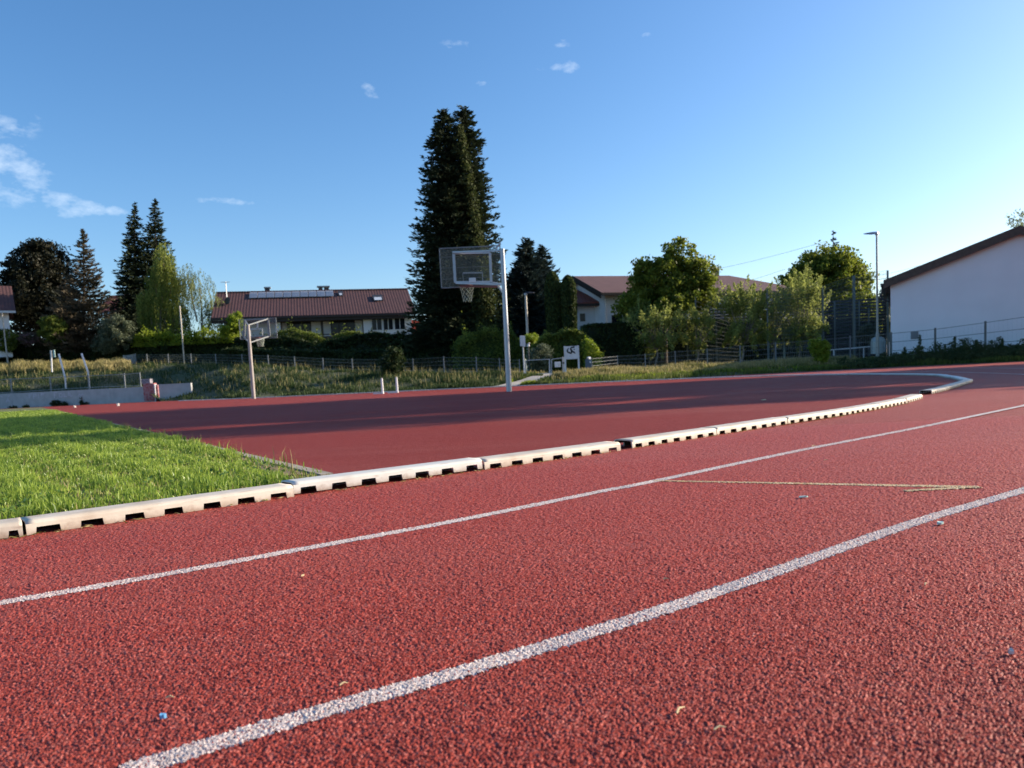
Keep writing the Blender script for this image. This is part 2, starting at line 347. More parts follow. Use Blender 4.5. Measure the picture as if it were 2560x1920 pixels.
def roof_mat(name, c1, c2):
    m = mat(name, c1, 0.7, noise=(1.3, c2, 0.35, 0.75)); nt = m.node_tree; b = nt.nodes['Principled BSDF']
    tc = nt.nodes.new('ShaderNodeTexCoord')
    w = nt.nodes.new('ShaderNodeTexWave'); w.bands_direction = 'X'; w.inputs['Scale'].default_value = 1.05 * 1.0
    w2 = nt.nodes.new('ShaderNodeTexWave'); w2.bands_direction = 'Z'; w2.wave_profile = 'SAW'; w2.inputs['Scale'].default_value = 1.9
    for q in (w, w2): nt.links.new(tc.outputs['Object'], q.inputs['Vector'])
    ad = nt.nodes.new('ShaderNodeMath'); ad.operation = 'ADD'; nt.links.new(w.outputs['Fac'], ad.inputs[0]); nt.links.new(w2.outputs['Fac'], ad.inputs[1])
    bp = nt.nodes.new('ShaderNodeBump'); bp.inputs['Distance'].default_value = 0.025; bp.inputs['Strength'].default_value = 0.8
    nt.links.new(ad.outputs[0], bp.inputs['Height']); nt.links.new(bp.outputs[0], b.inputs['Normal'])
    return m


MT['roof_red'] = roof_mat('dark_red_roof_tiles', (0.085, 0.036, 0.034), (0.062, 0.028, 0.027))
MT['roof_brown'] = roof_mat('brown_roof_tiles', (0.13, 0.062, 0.055), (0.10, 0.048, 0.043))
MT['roof_orange'] = roof_mat('orange_red_roof_tiles', (0.26, 0.07, 0.045), (0.18, 0.055, 0.04))

# foliage colours
LF = {}
LF['turf'] = leafmat('turf_blade', (0.06, 0.15, 0.012), (0.46, 0.56, 0.09), 0.5, 0.4, 1.6, 0.5)
LF['clover'] = leafmat('clover_leaf', (0.04, 0.10, 0.02), (0.16, 0.26, 0.06), 0.35, 0.5, 3.0)
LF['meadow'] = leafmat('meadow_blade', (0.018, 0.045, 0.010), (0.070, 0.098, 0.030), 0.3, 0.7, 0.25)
LF['straw'] = leafmat('dry_meadow_blade', (0.14, 0.15, 0.03), (0.50, 0.40, 0.19), 0.35, 0.7, 0.3)
LF['verge'] = leafmat('verge_blade', (0.035, 0.075, 0.012), (0.20, 0.22, 0.05), 0.4, 0.7, 0.35)
LF['weed'] = leafmat('weed_leaf', (0.035, 0.060, 0.020), (0.10, 0.12, 0.045), 0.3, 0.7, 0.6)
LF['spruce'] = leafmat('spruce_needle', (0.009, 0.020, 0.009), (0.048, 0.062, 0.026), 0.16, 0.8, 0.25)
LF['spruce_green'] = leafmat('spruce_side_growth', (0.03, 0.045, 0.012), (0.10, 0.115, 0.035), 0.3, 0.8, 0.4)
LF['spruce_brown'] = leafmat('dying_spruce_needle', (0.020, 0.025, 0.012), (0.16, 0.120, 0.075), 0.2, 0.8, 0.6)
LF['spruce_blue'] = leafmat('blue_conifer_needle', (0.012, 0.022, 0.018), (0.05, 0.075, 0.065), 0.15, 0.8, 0.4)
LF['copper'] = leafmat('copper_leaf', (0.007, 0.012, 0.005), (0.034, 0.030, 0.014), 0.15, 0.6, 0.3)
LF['willow'] = leafmat('willow_leaf', (0.10, 0.14, 0.022), (0.34, 0.37, 0.08), 0.5, 0.6, 0.4)
LF['birch'] = leafmat('birch_leaf', (0.09, 0.12, 0.04), (0.32, 0.35, 0.13), 0.5, 0.6, 0.5)
LF['broad'] = leafmat('broad_leaf', (0.045, 0.080, 0.010), (0.31, 0.34, 0.045), 0.55, 0.55, 0.3)
LF['orchard'] = leafmat('orchard_leaf', (0.11, 0.15, 0.035), (0.44, 0.47, 0.13), 0.55, 0.55, 0.7)
LF['hedge_dark'] = leafmat('dark_hedge_leaf', (0.014, 0.028, 0.010), (0.060, 0.085, 0.020), 0.3, 0.6, 0.5)
LF['hedge'] = leafmat('hedge_leaf', (0.05, 0.085, 0.014), (0.24, 0.28, 0.045), 0.45, 0.6, 0.5)
LF['lime'] = leafmat('lime_leaf', (0.13, 0.20, 0.015), (0.38, 0.44, 0.05), 0.5, 0.5, 0.6)
LF['thuja'] = leafmat('thuja_scale', (0.016, 0.032, 0.009), (0.085, 0.11, 0.025), 0.3, 0.7, 0.4)
LF['silver'] = leafmat('silver_leaf', (0.05, 0.07, 0.035), (0.22, 0.25, 0.16), 0.35, 0.6, 0.8)
LF['pink'] = leafmat('pink_flower', (0.05, 0.07, 0.03), (0.26, 0.13, 0.16), 0.3, 0.6, 1.6)

# ------------------------------------------------------------------ foliage builders


def unit(n):
    v = rng.normal(size=(n, 3)); return v / np.linalg.norm(v, axis=1, keepdims=True)


def leaves(P, size, flat=0.0, ratio=0.55, dirs=None, jit=0.35):
    """diamond leaves at P"""
    n = len(P); s = size * (1 + jit * rng.uniform(-1, 1, n))[:, None]
    if dirs is None:
        u = unit(n)
    else:
        u = dirs + 0.35 * unit(n); u /= np.linalg.norm(u, axis=1, keepdims=True)
    w = unit(n); w[:, 2] += flat; v = np.cross(u, w); v /= (np.linalg.norm(v, axis=1, keepdims=True) + 1e-9)
    V = np.stack([P - u * s, P - v * s * ratio, P + u * s, P + v * s * ratio], axis=1).reshape(-1, 3)
    F = np.arange(4 * n, dtype=np.int32).reshape(-1, 4)
    return V, F


def cloud(lobes, leaf=0.12, dens=3.2, clump=0.45, hole=0.12):
    """points for a broad crown: leaf clumps on and in the lobes"""
    out = []; tones = []
    for (cx, cy, cz, rx, ry, rz) in lobes:
        area = 4 * math.pi * ((rx * ry) ** 1.6 / 3 + (rx * rz) ** 1.6 / 3 + (ry * rz) ** 1.6 / 3) ** (1 / 1.6)
        nc = max(6, int(area / (clump * clump * 1.6))); n = int(area * dens / (leaf * leaf * 1.1) / nc)
        d = unit(nc); rad = rng.uniform(0.62, 1.04, nc)
        c = np.stack([cx + d[:, 0] * rx * rad, cy + d[:, 1] * ry * rad, cz + d[:, 2] * rz * rad], 1)
        keep = rng.random(nc) > hole; c = c[keep]; t = rng.random(len(c))
        cr = clump * rng.uniform(0.6, 1.25, len(c))
        for ci, ti, ri in zip(c, t, cr):
            p = unit(n) * (rng.random(n) ** 0.45)[:, None] * ri * np.array([1.15, 1.15, 0.8]); out.append(ci + p)
            tones.append(np.clip(0.25 + 0.4 * ti + rng.normal(0, 0.17, n), 0, 1))
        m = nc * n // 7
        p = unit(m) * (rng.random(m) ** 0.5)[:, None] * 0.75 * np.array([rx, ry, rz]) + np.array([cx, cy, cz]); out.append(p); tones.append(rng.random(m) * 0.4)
    return np.concatenate(out), np.concatenate(tones)


def tree_root(name, x, y, z, label, cat='tree', group=None):
    r = empty(name, (x, y, z)); tag(r, label, cat, group); return r


def trunk_mesh(root, pts, r0_, r1_, m='bark', limbs=()):
    mb = MB(); k = len(pts); o = root.location
    mb.path(pts, [r0_ + (r1_ - r0_) * i / (k - 1) for i in range(k)], 9)
    for a, b, ra, rb in limbs: mb.tube(a, b, ra, rb, 7)
    return mb.build('trunk', MT[m], root, smooth=True, off=o)


def broad_tree(name, label, base, lobes_px, Y, lm, leaf=0.13, dens=2.6, clump=0.5, trunk=(0.22, 0.10), tm='bark', group=None, hole=0.12, bend=0.0):
    """base=(px,py) ground; lobes_px=[(px,py,rx_px,ry_px,dy)]"""
    b = at(base[0], base[1], Y); root = tree_root(name, *b, label, 'tree', group); sc = FPX / Y; lob = []
    for (px, py, rx, ry, dy) in lobes_px:
        c = at(px, py, Y + dy); k = (Y + dy) / FPX; lob.append((c[0], c[1], c[2], rx * k, (rx * 0.9) * k, ry * k))
    P, t = cloud(lob, leaf, dens, clump, hole); V, F = leaves(P, leaf)
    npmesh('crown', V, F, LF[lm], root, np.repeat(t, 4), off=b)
    top = max(lob, key=lambda q: q[2]); mid = np.mean([[q[0], q[1], q[2]] for q in lob], 0)
    fork = b + (mid - b) * 0.45 + np.array([bend, 0, 0])
    limbs = [(tuple(fork), (q[0], q[1], q[2] + 0.3 * q[5]), trunk[1], 0.03) for q in lob]
    trunk_mesh(root, [tuple(b - np.array([0, 0, .3])), tuple(b + (fork - b) * 0.5 + np.array([bend, 0, 0])), tuple(fork)], trunk[0], trunk[1], tm, limbs)
    return root


def conifer_points(b, top, rbase, levels, per, prof=0.9, droop=0.25, z0=0.04, sag=0.0, seg=0.25, ragged=0.25):
    """branch sprays of a spruce: returns points and direction vectors"""
    H = top[2] - b[2]; Ps = []; Ds = []; Ts = []
    for li in range(levels):
        t = z0 + (1 - z0) * (li + rng.random() * 0.9) / levels; r = rbase * (1 - t) ** prof + 0.10
        cx = b[0] + (top[0] - b[0]) * t; cy = b[1] + (top[1] - b[1]) * t; nb = max(4, int(per * (0.35 + 0.65 * (1 - t))))
        for k in range(nb):
            a = rng.random() * 2 * math.pi; rr = r * (1 + ragged * rng.normal()); rr = max(0.15, min(rr, r * 1.45)); tone = rng.random()
            n = max(6, int(rr / seg * 4.2)); s = rng.random(n) ** 0.7
            wid = 0.16 * rr * (1 - s * 0.6)
            side = rng.normal(0, 1, n) * wid; dro = droop * rng.uniform(.4, 1.7); upt = rng.uniform(.02, .34)
            d = np.array([math.cos(a), math.sin(a), 0]); q = np.array([-math.sin(a), math.cos(a), 0])
            zc = b[2] + H * t + rng.normal(0, .12) + rr * (0.10 - dro * s + upt * s ** 3) - np.abs(rng.normal(0, 1, n)) * 0.10 * (0.5 + rr * 0.25)
            P = np.array([cx, cy, 0]) + d * (s * rr)[:, None] + q * side[:, None]; P[:, 2] = zc; Ps.append(P)
            D = np.tile(d, (n, 1)); D[:, 2] = -droop + 0.66 * s ** 2 - sag; D += q * (side / (wid + 1e-6) * 0.5)[:, None]
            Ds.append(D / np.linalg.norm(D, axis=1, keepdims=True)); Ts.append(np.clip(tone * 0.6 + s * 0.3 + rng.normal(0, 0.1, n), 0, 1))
    return np.concatenate(Ps), np.concatenate(Ds), np.concatenate(Ts)


def conifer(name, label, base, tip, rpx, Y, lm, levels=60, per=14, leaf=0.16, prof=0.9, droop=0.25, ragged=0.25, group=None, seg=0.25, z0=0.03, extra=None, sag=0.0):
    b = at(base[0], base[1], Y); tp = at(tip[0], tip[1], Y); root = tree_root(name, *b, label, 'tree', group)
    P, D, T = conifer_points(b, tp, rpx * Y / FPX, levels, per, prof, droop, z0, sag, seg, ragged)
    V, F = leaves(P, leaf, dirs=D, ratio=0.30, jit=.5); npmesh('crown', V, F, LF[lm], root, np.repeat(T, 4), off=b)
    trunk_mesh(root, [tuple(b - np.array([0, 0, .3])), tuple(b + (tp - b) * 0.6), tuple(tp)], 0.02 * (tp[2] - b[2]) * 0.8, 0.02)
    return root


def hang_tree(name, label, base, tops, Y, lm, strands=260, L=(1.5, 4.5), leaf=0.09, group=None):
    b = at(base[0], base[1], Y); root = tree_root(name, *b, label, 'tree', group); Ps = []; Ts = []; Ds = []
    limbs = []
    for (px, py, rx, ry, share) in tops:
        c = at(px, py, Y); k = Y / FPX; limbs.append((tuple(b + (c - b) * 0.4), tuple(c), 0.10, 0.03)); n = int(strands * share)
        for i in range(n):
            d = unit(1)[0]; p = c + d * np.array([rx, rx, ry]) * k * rng.random() ** 0.4; ln = rng.uniform(*L); ln = min(ln, max(0.6, p[2] - b[2] - 0.6)); m = int(ln / 0.065)
            s = np.linspace(0, 1, m); out = d[:2] * 0.5
            P = np.zeros((m, 3)); P[:, 0] = p[0] + out[0] * np.sqrt(s) * 0.9 + rng.normal(0, 0.07, m); P[:, 1] = p[1] + out[1] * np.sqrt(s) * 0.9 + rng.normal(0, 0.07, m); P[:, 2] = p[2] + 0.25 * np.sin(s * 3.0) - ln * s
            Ps.append(P); Ts.append(np.clip(rng.random() * 0.7 + 0.1 + rng.normal(0, 0.12, m), 0, 1)); D = np.tile([0, 0, -1.0], (m, 1)) + rng.normal(0, 0.25, (m, 3)); Ds.append(D / np.linalg.norm(D, axis=1, keepdims=True))
    P = np.concatenate(Ps); T = np.concatenate(Ts); D = np.concatenate(Ds); V, F = leaves(P, leaf, dirs=D, ratio=0.4)
    npmesh('crown', V, F, LF[lm], root, np.repeat(T, 4), off=b)
    trunk_mesh(root, [tuple(b - np.array([0, 0, .3])), tuple(b + np.array([0.05, 0, 1.5])), tuple(b + np.array([0, 0, 3.0]))], 0.2, 0.12, 'bark_pale', limbs)
    return root


def hedge(label, pts, Y, depth, lm, leaf=0.10, dens=2.6, rough=0.16, name='hedge', cat='hedge', group=None, bottom=None, wild=0.0):
    """pts=[(px,py_top)] polyline of the top seen from the camera, bottom: py or None -> terrain"""
    tp = [at(px, py, Y) for px, py in pts]; xs = np.array([p[0] for p in tp]); zs = np.array([p[2] for p in tp])
    x0, x1 = xs[0], xs[-1]; zb = min(terrain_z(np.linspace(x0, x1, 8), np.full(8, float(Y)))) - 0.15 if bottom is None else at(pts[0][0], bottom, Y)[2]
    W = x1 - x0; Hh = zs.mean() - zb; area = W * Hh * 2 + W * depth + 2 * depth * Hh; n = int(area * dens / (leaf * leaf * 1.1))
    out = []
    k1 = int(n * W * Hh / area); k2 = int(n * W * depth / area); k3 = n // 14
    def topz(x): return np.interp(x, xs, zs) + 0.10 * np.sin(x * 3.1) * rough * 4 + rng.normal(0, rough * 0.35, len(x))
    for kk, yy in ((k1, Y), (k1 // 2, Y + depth)):
        x = rng.uniform(x0, x1, kk); zt = topz(x); f = rng.random(kk); z = zb + (zt - zb) * f
        bul = rough * (np.sin(x * 2.3 + z * 1.7) + np.sin(x * 0.9 - z * 2.9)); y = yy + (bul + np.abs(rng.normal(0, rough, kk))) * (1 if yy == Y else -1)
        out.append(np.stack([x, y, z], 1))
    x = rng.uniform(x0, x1, k2 + k2 // 2); y = rng.uniform(Y, Y + depth, len(x)); z = topz(x) - np.abs(rng.normal(0, rough, len(x)))
    if wild > 0:
        m = rng.random(len(x)) < 0.30; z[m] += np.abs(rng.normal(0, wild, m.sum())) * (0.5 + 0.5 * np.sin(x[m] * 5.0))
    out.append(np.stack([x, y, z], 1))
    for xx in (x0, x1):
        x = xx + rng.normal(0, rough, k3); y = rng.uniform(Y, Y + depth, k3); z = zb + (zs[0 if xx == x0 else -1] - zb) * rng.random(k3); out.append(np.stack([x, y, z], 1))
    P = np.concatenate(out); T = np.clip(rng.random(len(P)) * 0.7 + 0.15, 0, 1); V, F = leaves(P, leaf)
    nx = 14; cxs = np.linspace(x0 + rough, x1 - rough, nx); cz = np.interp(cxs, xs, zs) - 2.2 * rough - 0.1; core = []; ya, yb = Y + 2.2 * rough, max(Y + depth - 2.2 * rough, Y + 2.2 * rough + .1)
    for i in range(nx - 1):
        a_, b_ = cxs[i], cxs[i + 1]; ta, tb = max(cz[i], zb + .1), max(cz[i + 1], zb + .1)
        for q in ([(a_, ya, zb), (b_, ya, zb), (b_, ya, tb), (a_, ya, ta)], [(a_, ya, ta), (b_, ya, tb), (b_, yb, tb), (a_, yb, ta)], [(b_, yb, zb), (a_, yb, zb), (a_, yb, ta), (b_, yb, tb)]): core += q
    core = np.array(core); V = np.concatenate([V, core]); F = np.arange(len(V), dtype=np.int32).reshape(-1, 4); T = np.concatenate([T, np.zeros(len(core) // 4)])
    nv = len(V); o = npmesh(name, V, F, LF[lm], None, np.repeat(T, 4), off=((x0 + x1) / 2, Y, zb)); o.location = ((x0 + x1) / 2, Y, zb)
    tag(o, label, cat, group); return o


def shrub(label, px, py, rx, ry, Y, lm, leaf=0.09, name='shrub', dens=2.6, clump=0.3, group=None, extra=()):
    lob = []
    for (a, b_, c, d) in [(px, py, rx, ry)] + list(extra):
        c0 = at(a, b_, Y); k = Y / FPX; lob.append((c0[0], c0[1], c0[2], c * k, c * k * 0.9, d * k))
    P, t = cloud(lob, leaf, dens, clump, 0.1); V, F = leaves(P, leaf); o0 = at(px, py + ry, Y)
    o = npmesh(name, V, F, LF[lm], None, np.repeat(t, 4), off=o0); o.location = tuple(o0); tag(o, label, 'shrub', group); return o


def blades(name, X, Yv, Z, h, w, mt, lean=0.35, parent=None):
    """grass blades: two-segment strips"""
    n = len(X); a = rng.uniform(0, 2 * math.pi, n); h = h * rng.uniform(0.55, 1.25, n); w = w * rng.uniform(0.7, 1.3, n)
    sx = np.cos(a) * w / 2; sy = np.sin(a) * w / 2; la = rng.uniform(0, 2 * math.pi, n); ll = np.abs(rng.normal(0, lean, n)) * h
    lx = np.cos(la) * ll; ly = np.sin(la) * ll
    V = np.zeros((n, 5, 3)); base = np.stack([X, Yv, Z], 1)
    V[:, 0] = base + np.stack([-sx, -sy, -0.01 + 0 * h], 1); V[:, 1] = base + np.stack([sx, sy, -0.01 + 0 * h], 1)
    m = base + np.stack([lx * 0.35, ly * 0.35, h * 0.6], 1)
    V[:, 2] = m + np.stack([sx, sy, 0 * h], 1) * 0.8; V[:, 3] = m - np.stack([sx, sy, 0 * h], 1) * 0.8
    V[:, 4] = base + np.stack([lx, ly, h * (1 - 0.3 * np.minimum(1, ll / (h + 1e-6)))], 1)
    i = np.arange(n) * 5
    T = np.concatenate([np.stack([i, i + 1, i + 2], 1), np.stack([i, i + 2, i + 3], 1), np.stack([i + 3, i + 2, i + 4], 1)])
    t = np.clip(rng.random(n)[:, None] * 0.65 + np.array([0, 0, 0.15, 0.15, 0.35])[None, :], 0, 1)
    return npmesh(name, V.reshape(-1, 3), T.astype(np.int32), mt, parent, t.ravel())

# ------------------------------------------------------------------ terrain beyond the track


def acol(px):
    d = ray(px, 946 - (px - 1280) * math.tan(ROLL)); return d[0] / d[1]


def zp(px, py, Y): return at(px, py, Y)[2]


# px, Yb, zb, Yf, zf, Yk, zk
TAB = [(-900, 63.5, 1.2, 80, 4.0, 95, 4.2), (-300, 61.5, 1.2, 78, 4.1, 92, 4.3), (0, 59.9, 1.15, 74, 3.9, 88, 4.2), (180, 58.6, 1.12, 73, 3.7, 88, 4.0), (362, 56.75, 1.10, 71, 3.3, 86, 3.7),
       (398, 54.2, 0.0, 70, 3.3, 85, 3.6), (478, 51.8, 0.0, 67, 3.0, 82, 3.3), (541, 49.4, 0.0, 64, 2.7, 79, 3.1), (636, 45.2, 0.0, 61, 2.4, 76, 2.8), (809, 43.5, 0.0, 57, 1.65, 72, 2.2),
       (1034, 41.8, 0.0, 51, 1.05, 68, 1.6), (1192, 40.9, 0.0, 48, 0.80, 64, 1.2), (1311, 40.3, 0.0, 47, 0.55, 62, 0.8), (1414, 39.7, 0.0, 46.5, 0.45, 62, 0.6), (1614, 38.6, 0.0, 50, 0.50, 64, 0.6),
       (1851, 41.5, 0.0, 49, 0.45, 62, 0.5), (2126, 43, 0.0, 47, 0.42, 60, 0.5), (2338, 41.5, 0.0, 45, 0.45, 60, 0.5), (2560, 39.5, 0.0, 42.5, 0.45, 58, 0.5), (3200, 35, 0.0, 39, 0.45, 56, 0.5), (6000, 30, 0, 34, 0.4, 50, 0.5)]
TA = np.array([acol(t[0]) if t[0] < 5000 else 3.5 for t in TAB]); TT = np.array([t[1:] for t in TAB], dtype=float)


def terrain_par(a): return [np.interp(a, TA, TT[:, i]) for i in range(6)]


def terrain_z(x, y):
    a = x / np.maximum(y, 1e-3); Yb, zb, Yf, zf, Yk, zk = terrain_par(a)
    t = np.clip((y - Yb) / (Yf - Yb), 0, 1); t = t * 0.35 + 0.65 * t * t * (3 - 2 * t); z = zb + (zf - zb) * t
    t2 = np.clip((y - Yf) / (Yk - Yf), 0, 1); z = z + (zk - zf) * t2
    bump = 0.07 * np.sin(x * 0.9) * np.sin(y * 1.3 + x * 0.4) * np.clip((y - Yb) / 2, 0, 1)
    return z + bump


def build_terrain():
    A = np.linspace(acol(-900), 3.5, 520); rows = []
    Yb, zb, Yf, zf, Yk, zk = terrain_par(A)
    for s in np.linspace(0, 1, 34): rows.append(Yb + (Yf - Yb) * s)
    for s in np.linspace(0.1, 1, 8): rows.append(Yf + (Yk - Yf) * s)
    for q in (130, 220, 420, 900): rows.append(np.full_like(A, q))
    V = []
    for y in rows:
        x = A * y; V.append(np.stack([x, y, terrain_z(x, y)], 1))
    V[0][:, 2] -= 0.03
    V = np.concatenate(V); n = len(A); m = len(rows); i, j = np.meshgrid(np.arange(m - 1), np.arange(n - 1), indexing='ij')
    F = np.stack([i * n + j, i * n + j + 1, (i + 1) * n + j + 1, (i + 1) * n + j], -1).reshape(-1, 4)
    o = npmesh('grass_bank', V, F, MT['earth'], smooth=True); tag(o, kind='structure')


build_terrain()
g = MB(); g.poly([(-1500, -800, -0.06), (1500, -800, -0.06), (1500, 1600, -0.06), (-1500, 1600, -0.06)]); tag(g.build('ground', MT['earth']), kind='structure')

# ------------------------------------------------------------------ track
EDGE_A = G(790, 1190); EDGE_B = G(163, 1033)      # straight border between lawn and court


def build_track():
    # wide sheet, up to the foot of the bank
    A = np.linspace(acol(-900), 3.5, 300); Yb = terrain_par(A)[0] + 0.35
    V = [(-60, -25, -0.004), (200, -25, -0.004), (200, 20, -0.004)] + [(float(a * y), float(y), -0.004) for a, y in zip(A[::-1], Yb[::-1])] + [(-75, 40, -0.004)]
    mb = MB(); mb.poly(V); tag(mb.build('track_surface', MT['track_far']), kind='structure')
    # near patch with real granule relief
    na, nr_ = 1040, 1000
    a = np.linspace(-0.76, 0.76, na); y = 0.74 * (5.2 / 0.74) ** (np.linspace(0, 1, nr_))
    X = a[None, :] * (y[:, None] + 0.12); Yg = np.repeat(y[:, None], na, 1)
    V = np.stack([X, Yg, np.zeros_like(X)], -1).reshape(-1, 3); i, j = np.meshgrid(np.arange(nr_ - 1), np.arange(na - 1), indexing='ij')
    F = np.stack([i * na + j, i * na + j + 1, (i + 1) * na + j + 1, (i + 1) * na + j], -1).reshape(-1, 4)
    o = npmesh('track_surface', V, F, MT['track'], smooth=True); tag(o, kind='structure'); relief(o)
    return o


def relief(o):
    for nm, ty, sc_, st, mid in (('granules', 'VORONOI', 0.0026, -0.0052, 0.45), ('lumps', 'CLOUDS', 0.0024, 0.0014, 0.5)):
        t = bpy.data.textures.get(nm) or bpy.data.textures.new(nm, ty); t.noise_scale = sc_
        if ty == 'VORONOI': t.distance_metric = 'DISTANCE'; t.noise_intensity = 1.1
        md = o.modifiers.new(nm, 'DISPLACE'); md.texture = t; md.texture_coords = 'GLOBAL'; md.strength = st; md.mid_level = mid; md.direction = 'Z'


build_track()


def catmull(P, step=0.05):
    P = [np.array(p[:2], float) for p in P]; P = [2 * P[0] - P[1]] + P + [2 * P[-1] - P[-2]]; out = []
    for i in range(1, len(P) - 2):
        n = max(2, int(np.linalg.norm(P[i + 1] - P[i]) / step))
        for k in range(n):
            t = k / n; out.append(0.5 * ((2 * P[i]) + (-P[i - 1] + P[i + 1]) * t + (2 * P[i - 1] - 5 * P[i] + 4 * P[i + 1] - P[i + 2]) * t * t + (-P[i - 1] + 3 * P[i] - 3 * P[i + 1] + P[i + 2]) * t ** 3))
    out.append(P[-2]); return np.array(out)


def ribbon(name, P, w, z, m, dense=False, parent=None, kk=26):
    P = np.array(P); T = np.gradient(P, axis=0); T /= np.linalg.norm(T, axis=1, keepdims=True); Nn = np.stack([-T[:, 1], T[:, 0]], 1)
    k = kk if dense else 2; s = np.linspace(-0.5, 0.5, k); W = w if np.ndim(w) else np.full(len(P), w)
    V = np.zeros((len(P), k, 3)); V[:, :, 0] = P[:, 0:1] + Nn[:, 0:1] * s * W[:, None]; V[:, :, 1] = P[:, 1:2] + Nn[:, 1:2] * s * W[:, None]; V[:, :, 2] = z
    if dense:  # ragged paint edge
        e = 0.0025 * rng.normal(size=(len(P), 2)); V[:, 0, :2] += Nn * e[:, :1]; V[:, -1, :2] += Nn * e[:, 1:]
    i, j = np.meshgrid(np.arange(len(P) - 1), np.arange(k - 1), indexing='ij')
    F = np.stack([i * k + j, i * k + j + 1, (i + 1) * k + j + 1, (i + 1) * k + j], -1).reshape(-1, 4)
    o = npmesh(name, V.reshape(-1, 3), F, m, parent, smooth=True); tag(o, kind='structure')
    if dense: relief(o)
    return o


LA = [(-260, 1551), (0, 1507), (300, 1456), (720, 1379), (1150, 1300), (1500, 1229), (1640, 1202), (2000, 1126), (2300, 1068), (2560, 1014)]
LB = [(306, 1933), (386, 1907), (740, 1797), (1300, 1635), (1800, 1477), (2290, 1305), (2560, 1225), (2760, 1160)]
pa = catmull([G(*p) for p in LA], 0.0022); pb = catmull([G(*p) for p in LB], 0.0018)
k0 = G(-260, 1551)
near = pa[:, 1] < 5.0
ribbon('lane_line', pa[near], 0.046, 0.0009, MT['paint'], dense=True)
fa = pa[pa[:, 1] >= 4.97]; ext = [fa[-1], np.array([5.4, 7.6]), np.array([7.2, 9.9]), np.array([9.2, 13.0])]
ribbon('lane_line', np.concatenate([fa[::20], catmull(ext, 0.1)[1:]]), 0.05, 0.0015, MT['paint_far'])
ribbon('lane_line', pb, 0.043, 0.0009, MT['paint'], dense=True)
# lane lines coming round the far bend
for pts, w in (([(2700, 945), (2560, 936), (2420, 931), (2300, 929.5), (2160, 930), (2040, 932)], 0.07), ([(2700, 925), (2560, 921), (2400, 920), (2200, 923), (2050, 927)], 0.07)):
    ribbon('lane_line', catmull([G(*p) for p in pts], 0.3), w, 0.0016, MT['paint_far'])
# yellow relay mark: a long thin stroke and a short one meeting in a point
yl = [G(1635, 1202), G(1900, 1207), G(2200, 1213), G(2448, 1218)]; ys = [G(2262, 1228), G(2350, 1223), G(2448, 1218)]
pl = catmull(yl, 0.002); ribbon('changeover_mark', pl, np.linspace(0.022, 0.046, len(pl)), 0.0012, MT['paint_yellow'], dense=True, kk=20)
pl = catmull(ys, 0.002); ribbon('changeover_mark', pl, np.linspace(0.028, 0.036, len(pl)), 0.0020, MT['paint_yellow'], dense=True, kk=20)

# ------------------------------------------------------------------ kerb pieces
KW, KH = 0.135, 0.047


def kerb_mesh(L, name='kerb_piece', n=7):
    prof = [(0, 0), (0.0012, 0.0225), (0.003, 0.035), (0.007, 0.041), (0.014, 0.0455), (0.024, KH), (KW - 0.024, KH), (KW - 0.014, 0.0455), (KW - 0.007, 0.041), (KW - 0.003, 0.035), (KW - 0.0012, 0.0225), (KW, 0)]
    p = L / n; nw = p * 0.52; xs = [0.003]; kind = []
    for i in range(n):
        c = (i + 0.5) * p + random.uniform(-.004, .004); nw = p * random.uniform(.49, .55)
        for x in (c - nw / 2, c - nw / 2 + 0.003, c + nw / 2 - 0.003, c + nw / 2): xs.append(x)
        kind += [0, 1, 2, 1]
    xs.append(L - 0.003); kind.append(0)
    V = []; F = []; m = len(prof)
    for xi, x in enumerate(xs):
        for k, (y, z) in enumerate(prof): V.append((x, y, z))
    for i in range(len(xs) - 1):
        for k in range(m - 1):
            a, b, c, d = i * m + k, (i + 1) * m + k, (i + 1) * m + k + 1, i * m + k + 1
            if k in (0, m - 2) and kind[i] == 2: continue
            if k in (0, m - 2) and kind[i] == 1:      # slanted shoulder of a notch
                left = (i % 4 == 1)
                lo = a if left else b
                F.append((a, c, d) if (k == 0 and left) else (b, c, d) if k == 0 else ((a, b, d) if left else (a, b, c)))
                continue
            F.append((a, b, c, d))
    me = bpy.data.meshes.new(name); me.from_pydata(V, [], F); me.update()
    me.polygons.foreach_set('use_smooth', np.array([abs(p.normal.z) > 0.35 for p in me.polygons]))
    return me


near_joints = [(-1, None)]
J = [G(-330, 1392), G(65, 1340), G(740, 1241), G(1210, 1175), G(1553, 1126)]
J2 = [G(1580, 1121.5), G(1792, 1088), G(1970, 1060), G(2112, 1038.5), G(2200, 1022), G(2268, 1009)]
segs = []
for a, b in zip(J[:-1], J[1:]): segs.append([a, b])
for a, b in zip(J2[:-1], J2[1:]): segs.append([a, b])
segs.append([G(2269, 1008), G(2307, 996)])
segs.append([G(2330, 985), G(2368, 976)]); segs.append([G(2369, 975.7), G(2402, 966)]); segs.append([G(2402.5, 965.8), G(2417, 961)]); segs.append([G(2417.5, 960.9), G(2433, 955)])
labs = ['nearest kerb piece, cut off by the left edge of the photo', 'cream dusty kerb piece along the lawn, second from the left edge', 'clean white kerb piece at the lawn corner, stepped up from its dusty neighbour',
        'kerb piece right of the clean white one, ending at the dark gap', 'kerb piece right after the dark gap in the row', 'cream kerb piece second right of the dark gap', 'cream kerb piece third right of the dark gap',
        'cream kerb piece fourth right of the dark gap', 'cream kerb piece fifth right of the dark gap', 'short angled kerb piece just before the break in the kerb row', 'kerb piece with its black open end showing at the break in the row',
        'kerb piece directly behind the one with the black open end', 'kerb piece where the row enters the shade at the right', 'last kerb piece at the tip of the bend, in shade', 'extra']
